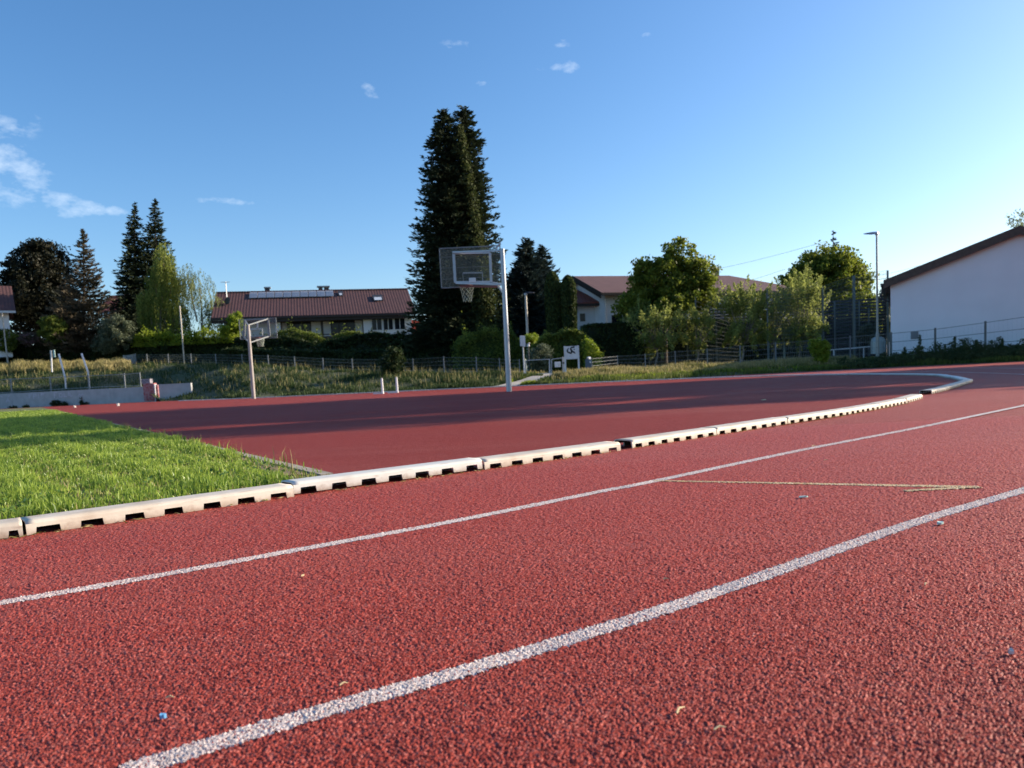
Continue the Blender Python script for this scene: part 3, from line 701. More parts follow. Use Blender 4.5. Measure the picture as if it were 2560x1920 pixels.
labs = ['nearest kerb piece, cut off by the left edge of the photo', 'cream dusty kerb piece along the lawn, second from the left edge', 'clean white kerb piece at the lawn corner, stepped up from its dusty neighbour',
        'cream kerb piece that ends at the dark gap in the front of the row', 'cream kerb piece starting right after the dark gap', 'second cream kerb piece right of the dark gap', 'third cream kerb piece right of the dark gap',
        'fourth cream kerb piece right of the dark gap', 'fifth cream kerb piece right of the dark gap', 'short angled kerb piece just left of the break in the row', 'kerb piece with its black open end facing out at the break',
        'sunlit kerb piece directly behind the one with the black open end', 'kerb piece at the edge of the shade near the tip of the bend', 'shaded kerb piece at the very tip of the bend']
ki = 0


def place_kerb(p0, p1, label, m, dz=0.0, me=None, group='white kerb pieces edging the inside lane'):
    d = p1[:2] - p0[:2]; L = float(np.linalg.norm(d)); rz = math.atan2(d[1], d[0])
    me = me or kerb_mesh(L)
    if len(me.materials) == 0: me.materials.append(m); me.materials.append(MT['grime_shade'])
    o = link_mesh('kerb_piece', me, m); o.location = (p0[0] + random.uniform(-.002, .002), p0[1] + random.uniform(-.002, .002), 0.001 + dz); o.rotation_euler = (R(random.uniform(-.8, .8)), R(random.uniform(-.2, .2)), rz + R(random.uniform(-.25, .25)))
    s = o.modifiers.new('shell', 'SOLIDIFY'); s.thickness = 0.007; s.offset = -1; s.material_offset = 1
    tag(o, label, 'kerb', group); return o


for i, (a, b) in enumerate(segs):
    cool = i in (2,); a = np.array(a); b = np.array(b)
    if i == 2:
        a = a + np.array([-0.016, 0.016, 0]); b = b + np.array([-0.004, 0.004, 0])
    d = (b - a) / np.linalg.norm(b - a); a = a + d * 0.002; b = b - d * 0.002
    place_kerb(a, b, labs[i] if i < len(labs) else 'kerb piece', MT['kerb_cool'] if cool else MT['kerb'], dz=0.006 if i == 2 else 0.0)

farp = catmull([G(2433, 955), (8.85, 15.3), (10.1, 18.6), (10.95, 24.3), (10.7, 29.6), (9.1, 33.7), (6.0, 36.9), (2.7, 38.6), (-0.5, 39.6), (-3.9, 40.5), (-8.3, 42.1), (-14.7, 44.1), (-20.6, 49.4), (-21.6, 50.5)], 0.02)
cum = np.concatenate([[0], np.cumsum(np.linalg.norm(np.diff(farp, axis=0), axis=1))]); PL = 0.92; shared = kerb_mesh(PL)
shared.materials.append(MT['kerb_cool']); shared.materials.append(MT['grime_shade'])
nk = int(cum[-1] / PL)
for i in range(nk):
    s0, s1 = i * PL, (i + 1) * PL; a = np.array([np.interp(s0, cum, farp[:, 0]), np.interp(s0, cum, farp[:, 1])]); b = np.array([np.interp(s1, cum, farp[:, 0]), np.interp(s1, cum, farp[:, 1])])
    place_kerb(a, b, 'white kerb piece in the long far row in front of the grass bank', MT['kerb_cool'], me=shared)

# ------------------------------------------------------------------ court inside the kerb
cp = [q[:2] for q in (segs[1][1],)] if False else []
cp = [np.array(G(760, 1235)[:2]) + np.array([-.05, .06])]
for a, b in segs[3:]:
    d = (b - a)[:2] / np.linalg.norm((b - a)[:2]); n_ = np.array([-d[1], d[0]]) * 0.07; cp += [a[:2] + n_, b[:2] + n_]
T_ = np.gradient(farp, axis=0); T_ /= np.linalg.norm(T_, axis=1, keepdims=True); cp += [p + np.array([-t[1], t[0]]) * 0.07 for p, t in list(zip(farp, T_))[10::40]]
cp += [np.array([-24.0, 57.2]), np.array([-52.0, 64.0]), np.array([-60.0, 50.0]), EDGE_B[:2] + (EDGE_B - EDGE_A)[:2] * 1.2, EDGE_A[:2]]
mb = MB(); mb.poly([(p[0], p[1], 0.0035) for p in cp]); tag(mb.build('court_surface', MT['court']), kind='structure')

# ------------------------------------------------------------------ lawn and its border
ed = (EDGE_B - EDGE_A)[:2]; edl = np.linalg.norm(ed); ed /= edl; en = np.array([ed[1], -ed[0]])   # en points to the court side
if en[0] < 0: en = -en
# lawn sheet
mb = MB(); A0 = EDGE_A[:2]; far_pt = A0 + ed * 60
mb.poly([(A0[0] + .1, A0[1] - .05, 0.006), (far_pt[0], far_pt[1], 0.006), (-80, 45, 0.006), (-60, -20, 0.006), (-14, -10, 0.006), (-3.6, 0.80, 0.006), (-1.60, 2.56, 0.006), (-0.98, 3.12, 0.006)])
tag(mb.build('lawn_soil', MT['turf']), kind='structure')
edge_root = empty('stone_edging', (A0[0], A0[1], 0)); tag(edge_root, 'row of narrow grey edging stones between the lawn and the red court', 'edging')
sm = MB().box(0, 0.985, -0.03, 0.03, -0.02, 0.018); sme = None
for k in range(40):
    p = A0 + ed * (k * 1.0 - 0.1)
    if sme is None: o = sm.build('edging_stone', MT['edging'], edge_root); sme = o.data
    else: o = link_mesh('edging_stone', sme, None, edge_root)
    o.location = (p[0] - A0[0] + en[0] * 0.02, p[1] - A0[1] + en[1] * 0.02, random.uniform(-.002, .003)); o.rotation_euler = (0, 0, math.atan2(ed[1], ed[0]) + random.uniform(-.006, .006))
# bare soil strips
mb = MB(); q = A0 - en * 0.02
mb.poly([(q[0], q[1], 0.011), *[(float(q[0] + ed[0] * s - en[0] * (0.16 - 0.08 * s)), float(q[1] + ed[1] * s - en[1] * (0.16 - 0.08 * s)), 0.011) for s in (0.1, .4, .8, 1.3)], (q[0] + ed[0] * 1.5, q[1] + ed[1] * 1.5, 0.011)])
tag(mb.build('bare_soil', MT['soil']), kind='structure')
kd = (J[2] - J[1])[:2]; kd /= np.linalg.norm(kd); kn = np.array([-kd[1], kd[0]])
mb = MB(); s0 = J[0][:2] + kn * (KW * 0.7); s1 = J[2][:2] + kn * (KW * 0.7) + kd * 0.15; pts = [(s0[0], s0[1], 0.010), (s1[0], s1[1], 0.010)]
for t in np.linspace(1, 0, 14):
    w = 0.14 + 0.03 * math.sin(t * 23) + 0.02 * math.sin(t * 51); p = s0 + (s1 - s0) * t + kn * w; pts.append((p[0], p[1], 0.010))
mb.poly(pts); tag(mb.build('bare_soil', MT['soil']), kind='structure')


def lawn():
    N = 420000; Yv = 2.2 * (34 / 2.2) ** rng.random(N); ex = EDGE_A[0] + (Yv - EDGE_A[1]) * ed[0] / ed[1]
    L_ = -0.74 * Yv - 0.6; X = L_ + (ex + 0.06 - L_) * rng.random(N)
    X[Yv > 30] -= 0
    # density by distance: accept
    area_w = np.maximum(ex - L_, 0) * Yv; acc = rng.random(N) < np.clip(area_w / 18.0, 0.02, 1) * np.clip(4.5 / Yv, 0.12, 1) ** 0.6
    # behind the kerb
    rel = np.stack([X - J[1][0], Yv - J[1][1]], 1); dk = rel @ kn; sk = rel @ kd
    soilw = KW + 0.095 + 0.045 * np.sin(sk * 9.0) + 0.02 * np.sin(sk * 23.0)
    bare = (dk > KW + .01) & (dk < soilw + 0.05); acc &= (dk > KW + 0.012) & (~bare | (rng.random(N) < 0.08))
    de = -((np.stack([X - EDGE_A[0], Yv - EDGE_A[1]], 1)) @ en); se = np.stack([X - EDGE_A[0], Yv - EDGE_A[1]], 1) @ ed
    corner = (se < 1.5) & (de < 0.17 - 0.08 * se); acc &= (~corner | (rng.random(N) < 0.16)) & (de > 0.015 - 0.07 * rng.random(N) ** 2 * (np.sin(se * 5.1) + np.sin(se * 2.3 + 1) > 0))
    patch = np.sin(X * 7.1 + 1.3) * np.sin(Yv * 5.3) + 0.6 * np.sin(X * 17 + Yv * 13); acc &= rng.random(N) < np.clip(0.75 + 0.25 * patch, 0.25, 1)
    X = X[acc]; Yv = Yv[acc]; n = len(X); hh = 0.034 + 0.015 * np.clip(patch[acc], -1, 1.4) + 0.0006 * Yv
    hh = hh * np.where(rng.random(n) < 0.015, 1.9, 1.0)
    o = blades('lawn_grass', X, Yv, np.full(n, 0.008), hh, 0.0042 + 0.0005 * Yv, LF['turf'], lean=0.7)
    tag(o, 'short bright green lawn grass filling the wedge behind the kerb', 'grass', kind='stuff'); return n


nl = lawn()
N = 26000; Yv = 2.4 * (22 / 2.4) ** rng.random(N); ex = EDGE_A[0] + (Yv - EDGE_A[1]) * ed[0] / ed[1]; X = (-0.74 * Yv - 0.4) + (ex - 0.03 + 0.74 * Yv + 0.4) * rng.random(N)
dk = np.stack([X - J[1][0], Yv - J[1][1]], 1) @ kn; k_ = (dk > KW + .01) & (rng.random(N) < np.where(dk < KW + .2, 1.0, .45)) & (rng.random(N) < np.clip(5 / Yv, .2, 1)); X = X[k_]; Yv = Yv[k_]
tag(blades('dry_lawn_grass', X, Yv, np.full(len(X), 0.008), 0.022 + 0.018 * rng.random(len(X)) * (dk[k_] > KW + .15), 0.0035 + 0.0005 * Yv, LF['straw'], lean=1.1), 'dry yellow blades mixed into the lawn and lying along the kerb', 'grass', kind='stuff')
N = 5200; Yv = 2.5 * (9 / 2.5) ** rng.random(N); ex = EDGE_A[0] + (Yv - EDGE_A[1]) * ed[0] / ed[1]; X = (-0.74 * Yv - 0.4) + (ex - 0.05 + 0.74 * Yv + 0.4) * rng.random(N); dk = np.stack([X - J[1][0], Yv - J[1][1]], 1) @ kn
k_ = (dk > KW + .06) & (np.sin(X * 4.1 + 1) * np.sin(Yv * 3.7) > .1); P = np.stack([X[k_], Yv[k_], 0.018 + 0.02 * rng.random(k_.sum())], 1); V, F = leaves(P, .011, flat=2.5, ratio=.8)
tag(npmesh('clover', V, F, LF['clover'], None, np.repeat(rng.random(len(P)), 4)), 'clover leaves in darker patches of the lawn', 'clover', kind='stuff')
# seed stalks along the border
k = 120; s = rng.random(k) ** 1.2 * 14; X = EDGE_A[0] + ed[0] * s - en[0] * rng.random(k) * 0.15; Yv = EDGE_A[1] + ed[1] * s - en[1] * rng.random(k) * 0.15
tag(blades('border_stalks', X, Yv, np.zeros(k) + 0.01, np.full(k, 0.11), 0.0035, LF['straw'], lean=0.35), 'dry grass stalks along the lawn border', 'grass', kind='stuff')

# ------------------------------------------------------------------ litter on the track


def flake(name, label, cat, px, py, m, L, W, H, rz=0.0, n=7):
    p = G(px, py); mb = MB(); top = []; bot = []
    for i in range(n):
        a = 2 * math.pi * i / n; r = random.uniform(0.75, 1.1); top.append((L / 2 * r * math.cos(a), W / 2 * r * math.sin(a), H * random.uniform(0.6, 1.2))); bot.append((L / 2 * r * 1.05 * math.cos(a), W / 2 * r * 1.05 * math.sin(a), 0))
    k = 0; mb.v = top + bot; mb.f = [tuple(range(n)), tuple(range(2 * n - 1, n - 1, -1))] + [(n + i, n + (i + 1) % n, (i + 1) % n, i) for i in range(n)]
    o = mb.build(name, m); o.location = (p[0], p[1], 0.002); o.rotation_euler = (0, 0, rz); return tag(o, label, cat)


flake('bottle_cap', 'small blue plastic scrap lying on the track at lower left', 'litter', 409, 1798, MT['blue_litter'], 0.009, 0.009, 0.005)
flake('wrapper_scrap', 'mint green wrapper scrap below the yellow mark', 'litter', 2008, 1245, MT['mint'], 0.032, 0.012, 0.005, 0.1)
flake('wrapper_scrap', 'torn green foil scrap beside the near white line', 'litter', 2350, 1312, MT['mint'], 0.024, 0.011, 0.006, 0.5)
flake('leaf_bit', 'pale dry leaf bit between the two white lines, left of centre', 'litter', 757, 1442, MT['straw'], 0.010, 0.004, 0.004, 0.9)
flake('leaf_bit', 'pale leaf bit on the infield side of the long shadow', 'litter', 1910, 1001, MT['straw'], 0.06, 0.03, 0.01, 0.2)
flake('pebble', 'pale pebble at the lower right edge of the track', 'litter', 2528, 1637, MT['pebble'], 0.009, 0.007, 0.006)
flake('pebble', 'white ball-like stone left on the red court before the grey wall', 'litter', 295, 1015, MT['pebble'], 0.16, 0.14, 0.11, n=9)
flake('pebble', 'white ball-like stone near the leaning post, left of the other', 'litter', 187, 1019, MT['pebble'], 0.14, 0.12, 0.10, n=9)
for (px, py, L_, rz, lb) in ((425, 1750, .011, .1, 'straw stub above the blue plastic scrap'), (860, 1716, .013, .6, 'curved straw stub left of the near white line'), (2315, 1465, .014, .9, 'yellowish twig alone on the right of the track'),
                             (1800, 1828, .016, .3, 'pale straw at the bottom of the track, right of centre'), (1702, 1782, .022, .9, 'bent pale hair-thin stalk at the bottom centre'), (2066, 1152, .02, .2, 'pale twig between kerb and first white line'),
                             (1665, 1452, .012, .1, 'small pale straw right of centre between the white lines'), (2035, 1116, .03, .4, 'pale leaf sliver near the kerb bend')):
    p = G(px, py); mb = MB(); d = Vector((math.cos(rz), math.sin(rz), 0)); q = Vector((0, 0, 0.0)); r_ = 0.0007 + L_ * 0.03
    mb.path([tuple(-d * L_ / 2), tuple(Vector((-d.y, d.x, 0)) * L_ * .12 + Vector((0, 0, .002))), tuple(d * L_ / 2)], [r_, r_ * 1.1, r_ * .5], 5); o = mb.build('straw_stub', MT['straw']); o.location = (p[0], p[1], 0.0035); tag(o, lb, 'litter')
# scattered bits: sand and crumbs nobody could count
kp = []
for a, b in segs[:9]:
    m = 70; t = rng.random(m)[:, None]; d = (b - a)[:2] / np.linalg.norm((b - a)[:2]); kp.append(a[None, :2] + (b - a)[None, :2] * t + np.array([d[1], -d[0]]) * np.abs(rng.normal(-.002, .012, m))[:, None])
kp = np.concatenate(kp); P = np.stack([kp[:, 0], kp[:, 1], rng.uniform(.002, .006, len(kp))], 1); D = np.stack([rng.normal(size=len(P)), rng.normal(size=len(P)), rng.normal(0, .12, len(P))], 1); D /= np.linalg.norm(D, axis=1, keepdims=True); V, F = leaves(P, .009, dirs=D, ratio=.16, jit=.8)
tag(npmesh('kerb_debris', V, F, LF['straw'], None, np.repeat(rng.random(len(P)), 4)), 'dry straw bits gathered along the foot of the kerb', 'debris', kind='stuff')
n = 900; Yv = 0.9 * (28 / 0.9) ** rng.random(n); X = Yv * rng.uniform(-0.7, 0.75, n); P = np.stack([X, Yv, np.full(n, 0.003)], 1); keep = ((P[:, :2] - EDGE_A[:2]) @ en > 0.05) | (((P[:, :2] - J[1][:2]) @ kn) < -0.02); P = P[keep]
V, F = leaves(P, 0.0010, flat=0); V2 = V.reshape(-1, 4, 3); sc_ = (0.35 + 0.35 * P[:, 1])[:, None, None]; V = ((V2 - P[:, None, :]) * sc_ + P[:, None, :]).reshape(-1, 3)
tag(npmesh('crumbs', V, F, MT['pebble']), 'fine pale crumbs scattered over the red surface', 'crumbs', kind='stuff')

# ------------------------------------------------------------------ embankment grass


def meadow(name, label, n, pxr, s_r, h, w, m, lean=0.3, clumpy=1.0):
    px = rng.uniform(*pxr, n); a = np.interp(px, np.linspace(-900, 3200, 60), [acol(q) for q in np.linspace(-900, 3200, 60)])
    Yb, zb, Yf, zf, Yk, zk = terrain_par(a); s = rng.uniform(*s_r, n); y = Yb + 0.25 + (Yf - Yb) * s; x = a * y
    ph = np.sin(x * 1.1 + 2.0 * np.sin(y * .5)) * np.sin(y * 0.9 + 1.7 * np.sin(x * .37)) + 0.5 * np.sin(x * 3.3 + y * 2.1)
    keep = rng.random(n) < np.clip(0.6 + 0.45 * ph * clumpy, 0.12, 1)
    x, y, ph = x[keep], y[keep], ph[keep]; z = terrain_z(x, y)
    inpath = path_mask(x, y); x, y, z, ph = x[~inpath], y[~inpath], z[~inpath], ph[~inpath]
    hh = h * (0.8 + 0.25 * np.clip(ph, -1, 1.5))
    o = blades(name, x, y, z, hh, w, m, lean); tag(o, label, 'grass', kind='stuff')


PATH = [(-0.3, 40.2), (0.55, 42.0), (1.6, 43.8), (2.55, 46.0), (3.0, 50.0), (3.6, 56.0), (4.0, 61)]
PATHC = catmull(PATH, 0.4)


def path_mask(x, y):
    d = np.full(len(x), 1e9)
    for p in PATHC: d = np.minimum(d, (x - p[0]) ** 2 + (y - p[1]) ** 2)
    return d < 0.62 ** 2


T_ = np.gradient(PATHC, axis=0); T_ /= np.linalg.norm(T_, axis=1, keepdims=True); Nn = np.stack([-T_[:, 1], T_[:, 0]], 1)
V = []
for sgn in (-0.65, 0, 0.65):
    q = PATHC + Nn * sgn; V.append(np.stack([q[:, 0], q[:, 1], terrain_z(q[:, 0], q[:, 1]) + 0.05], 1))
V = np.stack(V, 1).reshape(-1, 3); i, j = np.meshgrid(np.arange(len(PATHC) - 1), np.arange(2), indexing='ij'); F = np.stack([i * 3 + j, i * 3 + j + 1, (i + 1) * 3 + j + 1, (i + 1) * 3 + j], -1).reshape(-1, 4)
tag(npmesh('path', V, F, MT['path'], smooth=True), kind='structure')

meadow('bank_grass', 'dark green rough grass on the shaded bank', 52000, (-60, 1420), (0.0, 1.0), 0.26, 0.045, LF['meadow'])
meadow('bank_stalks', 'pale seed stalks rising from the dark grass bank', 3500, (-60, 1300), (0.15, 1.1), 0.55, 0.03, LF['straw'], 0.2, 1.4)
meadow('dry_crest_grass', 'golden dry grass along the crest above the grey wall', 17000, (-80, 335), (0.62, 1.1), 0.6, 0.06, LF['straw'], 0.25)
meadow('verge_grass', 'green verge grass right behind the white kerb', 30000, (1300, 2620), (0.0, 1.0), 0.28, 0.04, LF['verge'])
meadow('dry_verge_grass', 'sunlit yellow grass along the mesh fence', 30000, (1380, 2140), (0.35, 1.4), 0.42, 0.05, LF['straw'], 0.3)
meadow('court_side_grass', 'dry grass behind the mesh fence', 14000, (1280, 2240), (1.3, 2.6), 0.25, 0.07, LF['straw'], 0.3)
meadow('lush_grass', 'bright green tuft strip at the foot of the path', 5000, (1270, 1340), (0.0, 0.3), 0.25, 0.04, LF['lime'], 0.3)
meadow('lush_verge_grass', 'fresher green tufts between the dry grass', 9000, (1400, 2100), (0.2, 0.9), 0.26, 0.045, LF['lime'], 0.35, 1.6)


def weeds():
    n = 420; px = rng.uniform(2100, 2640, n) ** 1.0; Ps = []; Ts = []
    for p in px:
        Y = np.interp(p, [2100, 2338, 2640], [43.4, 42.2, 39.8]) + rng.uniform(0, 2.6); a = acol(p); x = a * Y; z = float(terrain_z(np.array([x]), np.array([Y]))[0])
        h = rng.uniform(0.25, 0.55) * (1.0 if p > 2230 else 0.7); 
        if rng.random() < 0.07: h *= 1.9
        m = int(90 * h / 0.5); s = rng.random(m) ** 0.8; P = np.stack([x + rng.normal(0, 0.20, m) * (1 - 0.6 * s), Y + rng.normal(0, 0.2, m) * (1 - .6 * s), z + h * s], 1); Ps.append(P); Ts.append(np.clip(rng.random(m) * 0.5 + rng.random() * .4, 0, 1))
    P = np.concatenate(Ps); V, F = leaves(P, 0.055); tag(npmesh('weeds', V, F, LF['weed'], None, np.repeat(np.concatenate(Ts), 4)), 'dark dense weeds growing along the foot of the white hall', 'weeds', kind='stuff')


weeds()
for i, (px, pt, Y, lb) in enumerate(((2300, 838, 44.2, 'tall dark weed standing before the grey vent grille'), (2387, 842, 43.8, 'bushy tall weed between the two right fence posts'), (2262, 868, 44.4, 'thin tall weed left of the vent grille'), (2440, 850, 43.5, 'slender tall weed just left of the farthest right fence post'), (2505, 846, 43, 'tall weed right of the farthest right fence post'))):
    x = acol(px) * Y; z = float(terrain_z(np.array([x]), np.array([Y]))[0]); h = at(px, pt, Y)[2] - z; m = 260; s = rng.random(m) ** 0.9
    P = np.stack([x + rng.normal(0, 0.13, m) * (1.15 - s), Y + rng.normal(0, 0.12, m) * (1.15 - s), z + h * s], 1); V, F = leaves(P, 0.055)
    r_ = empty('tall_weed', (x, Y, z)); tag(r_, lb, 'weed', 'tall weeds before the white hall'); npmesh('foliage', V, F, LF['weed'], r_, np.repeat(rng.random(m), 4), off=(x, Y, z)); MB().tube((0, 0, 0), (0, 0, h), 0.014, 0.005, 5).build('stem', LF['weed'], r_)

# ------------------------------------------------------------------ mesh fences


def wire_panel(p0, p1, h0, h1, m, root, nh=5, vs=0.10, rv=0.004, rh=0.007, n_v=True, off=(0, 0, 0)):
    """mesh bay between two post feet"""
    p0 = np.array(p0); p1 = np.array(p1); d = p1 - p0; L = np.linalg.norm(d[:2]); mb = MB()
    for i in range(nh):
        t = 0.06 + 0.92 * i / (nh - 1); mb.bar(tuple(p0 + [0, 0, h0 * t]), tuple(p1 + [0, 0, h1 * t]), rh * 2, rh * 2)
    if n_v:
        k = int(L / vs)
        for i in range(1, k):
            q = p0 + d * i / k; h = h0 + (h1 - h0) * i / k; x, y, z = q
            mb.poly([(x - rv, y, z + h * .03), (x + rv, y, z + h * .03), (x + rv, y, z + h), (x - rv, y, z + h)]); mb.poly([(x, y - rv, z + h * .03), (x, y + rv, z + h * .03), (x, y + rv, z + h), (x, y - rv, z + h)])
    return mb.build('wire_panel', m, root, off=off)


def fence(label, posts, pm, wm, pw=0.06, nh=5, vs=0.12, name='mesh_fence', nv=True, rv=0.0035, rh=0.007, over=0.05):
    """posts=[(px, py_base, py_top, Y)]"""
    f = [at(a, b, Y) for a, b, c, Y in posts]; hs = [at(a, c, Y)[2] - at(a, b, Y)[2] for a, b, c, Y in posts]; o = f[0]
    root = empty(name, tuple(o)); tag(root, label, 'fence')
    for p, h in zip(f, hs):
        mb = MB().box(-pw / 2, pw / 2, -pw / 2, pw / 2, -0.5, h + over); q = mb.build('post', pm, root); q.location = tuple(p - o)
    for i in range(len(f) - 1): wire_panel(f[i], f[i + 1], hs[i], hs[i + 1], wm, root, nh, vs, rv, rh, nv, off=tuple(o))
    return root


fence('grey mesh fence along the top of the shaded bank behind the left hoop', [(341, 912, 886, 76), (369, 911, 886, 75), (422, 911, 885.5, 72), (479, 913, 885.5, 68), (541, 915, 886, 64), (607, 920, 887, 62), (672, 922, 888.5, 60.5), (738, 926, 892, 59), (809, 930, 896, 57), (882, 934, 898, 55), (958, 936, 898, 53),
      (1034, 937, 897, 51), (1111, 934, 892.5, 49.5), (1192, 932, 893.5, 48), (1250, 935, 897, 47.5), (1300, 938, 900, 47)], MT['post_grey'], MT['fence_green'])
fence('grey mesh fence along the sunlit verge from the sign to the white hall', [(1480, 935, 896, 47.5), (1545, 926, 890, 51), (1614, 928, 886, 50), (1689, 925, 879, 49.5), (1769, 921, 873, 49), (1851, 918, 865, 48.7), (1940, 912, 858, 48.2), (2031, 909, 850, 47.7), (2126, 906, 841, 47), (2226, 904, 833, 46)], MT['post_grey'], MT['post_grey'])
fence('dark wire fence with five strands in front of the white hall', [(2228, 903, 832.5, 45.9), (2338, 897, 822, 45), (2463, 890, 805, 43.5), (2600, 884, 785, 42)], MT['fence_green'], MT['fence_green'], pw=0.085, nh=4, nv=True, vs=0.2, rv=0.0015, rh=0.014)
fence('low grey panel fence section at the left end of the bank fence', [(311, 910, 889, 76.5), (340.5, 910, 885, 76)], MT['galv'], MT['galv'], nh=8, vs=0.06, rv=0.012)

# gate
gr = empty('double_gate', tuple(at(1362, 938, 46.8))); o = at(1362, 938, 46.8); tag(gr, 'open-mesh metal gate with a white notice between the bank fence and the white sign', 'gate')
GP = {}
for nm, px, pb, ptp in (('a', 1312, 938, 899), ('b', 1376, 950, 897), ('c', 1411, 936, 892)):
    p = at(px, pb, 46.6); h = at(px, ptp, 46.6)[2] - p[2]; w = 0.07 if nm == 'a' else 0.03 if nm == 'b' else 0.10
    MB().box(p[0] - w, p[0] + w, p[1] - w, p[1] + w, p[2] - .3, p[2] + h).build('gate_post', MT['galv'], gr, off=o); GP[nm] = (p, h)
for a, b, px0, px1 in (('a', 'b', 1312, 1376), ('b', 'c', 1376, 1411)):
    q0 = at(px0 + 3, 901 if a == 'a' else 898, 46.6); q1 = at(px1 - 3, 898 if a == 'a' else 894.5, 46.6); r0_ = at(px0 + 3, 936, 46.6); r1_ = at(px1 - 3, 933, 46.6); mb = MB()
    for s, t in ((q0, q1), (r0_, r1_), (q0, r0_), (q1, r1_)): mb.bar(tuple(s), tuple(t), 0.04, 0.04)
    fr = mb.build('gate_leaf', MT['galv'], gr, off=o); mb = MB()
    for k in range(1, 12):
        u = q0 + (q1 - q0) * k / 12; v = r0_ + (r1_ - r0_) * k / 12; mb.bar(tuple(u), tuple(v), 0.008, 0.008)
    for k in range(1, 5):
        u = q0 + (r0_ - q0) * k / 5; v = q1 + (r1_ - q1) * k / 5; mb.bar(tuple(u), tuple(v), 0.008, 0.008)
    mb.build('gate_mesh', MT['post_grey'], fr)
p0 = at(1387, 918, 46.5); p1 = at(1401.5, 904, 46.5); pl_ = MB().box(p0[0], p1[0], 46.48, 46.5, p0[2], p1[2]).build('notice_plate', MT['white_paint'], gr, off=o)
x, z = p0[0], p0[2]; MB().box(x + .14, x + .3, 46.47, 46.479, z + .16, z + .2).box(x + .2, x + .33, 46.47, 46.479, z + .08, z + .12).build('notice_print', MT['galv'], pl_, off=o)
MB().box(p1[0] + .12, p1[0] + .22, 46.45, 46.5, p0[2] + .18, p0[2] + .28).build('lock', MT['dark_metal'], gr, off=o)

# information sign with the club emblem
S0 = at(1414.5, 938, 46); so = empty('info_sign', tuple(S0)); tag(so, 'white sign board on two white legs with a black emblem, beside the gate', 'sign')
pA = at(1415, 865, 46); pB = at(1448.5, 863, 46); zt = pA[2]; W_ = pB[0] - pA[0]; zb_ = at(1415, 898.5, 46)[2]
MB().box(0.02, W_ - 0.02, -0.02, 0.02, zb_ - S0[2], zt - S0[2] - .02).build('board', MT['white_paint'], so)
for x in (0, W_):
    MB().box(x - 0.05, x + 0.05, -0.035, 0.035, -0.4, zt - S0[2]).build('leg', MT['white_paint'], so)


def stroke(mb, pts, w, y, wf=None):
    n = len(pts)
    for i in range(n - 1):
        a = Vector((pts[i][0], 0, pts[i][1])); b = Vector((pts[i + 1][0], 0, pts[i + 1][1])); d = (b - a).normalized(); q = Vector((-d.z, 0, d.x)); w0 = (wf[i] if wf else w) / 2; w1 = (wf[i + 1] if wf else w) / 2
        a2 = a - d * w0 * .3; b2 = b + d * w1 * .3
        mb.poly([(a2 - q * w0) + Vector((0, y, 0)), (b2 - q * w1) + Vector((0, y, 0)), (b2 + q * w1) + Vector((0, y, 0)), (a2 + q * w0) + Vector((0, y, 0))])


mb = MB(); bx = lambda u, v: ((u - 415) / (1345 - 415) * W_, (zt - S0[2]) - (v - 290) / (1340 - 290) * (zt - zb_))
stroke(mb, [bx(700, 480), bx(620, 560), bx(590, 680), bx(630, 790), bx(730, 830), bx(800, 860), bx(860, 930)], 0.1, -0.0235, [.05, .07, .085, .09, .09, .10, .03])
stroke(mb, [bx(820, 470), bx(850, 580), bx(890, 700), bx(960, 760), bx(1060, 820), bx(1140, 900)], 0.1, -0.0240, [.09, .10, .11, .10, .10, .03])
stroke(mb, [bx(840, 460), bx(930, 430), bx(1090, 400)], 0.1, -0.0245, [.06, .08, .09])
stroke(mb, [bx(1030, 560), bx(1100, 610)], 0.07, -0.0250, [.05, .06]); stroke(mb, [bx(880, 740), bx(860, 900)], 0.07, -0.0255, [.09, .05])
mb.build('emblem', MT['black_print'], so)
mb = MB(); a = bx(745, 1040); mb.poly([(a[0], -0.0232, a[1]), (a[0] + .03, -0.0232, a[1]), (a[0] + .03, -0.0232, a[1] - .09), (a[0], -0.0232, a[1] - .09)]); mb.build('small_print', MT['galv'], so)

# small notice box on a post, left of the gate
p = at(1311, 942, 46.2); q = empty('notice_post', tuple(p)); tag(q, 'thin post with a tall white notice box, left of the gate', 'sign post'); h = at(1305, 839, 46.2)[2] - p[2]
MB().tube((0, 0, -.3), (0, 0, h), 0.045, 0.04, 8).build('post', MT['galv'], q)
MB().box(-0.16, 0.0, -0.10, 0.05, h - 0.62, h).build('notice_box', MT['white_paint'], q); MB().box(0.003, 0.15, -0.07, 0.06, h - 0.66, h - .02).build('notice_box', MT['white_paint'], q)
p = at(1321, 866, 52); q = empty('wall_lantern', tuple(p)); tag(q, 'small white round lantern heads against the lime hedge', 'lantern')
MB().tube((0, 0, -2.6), (0, 0, 0), 0.03, n=6).build('post', MT['dark_metal'], q); MB().tube((0, 0, 0), (0, 0, .14), 0.10, 0.08).tube((0.02, 0, .19), (0.02, 0, .27), 0.09, 0.07).build('lantern_head', MT['white_paint'], q)
# waste bin right of sign
p = at(1473, 925, 49.5); q = empty('waste_bin', tuple(p)); tag(q, 'slate blue waste bin with a pale lid behind the mesh fence', 'bin'); h = at(1473, 898, 49.5)[2] - p[2]
MB().box(-.22, .16, -.18, .18, 0, h).build('body', MT['bin'], q); MB().tube((-.05, -.02, h + .01), (.12, .05, h + .09), .16, .08).build('lid', MT['galv'], q); MB().tube((.1, -.2, h * .62), (.1, -.2, h * .8), .08).build('hopper', MT['white_paint'], q); MB().box(.165, .24, -.1, .1, .1, h * .55).build('side_plate', MT['bark_pale'], q)
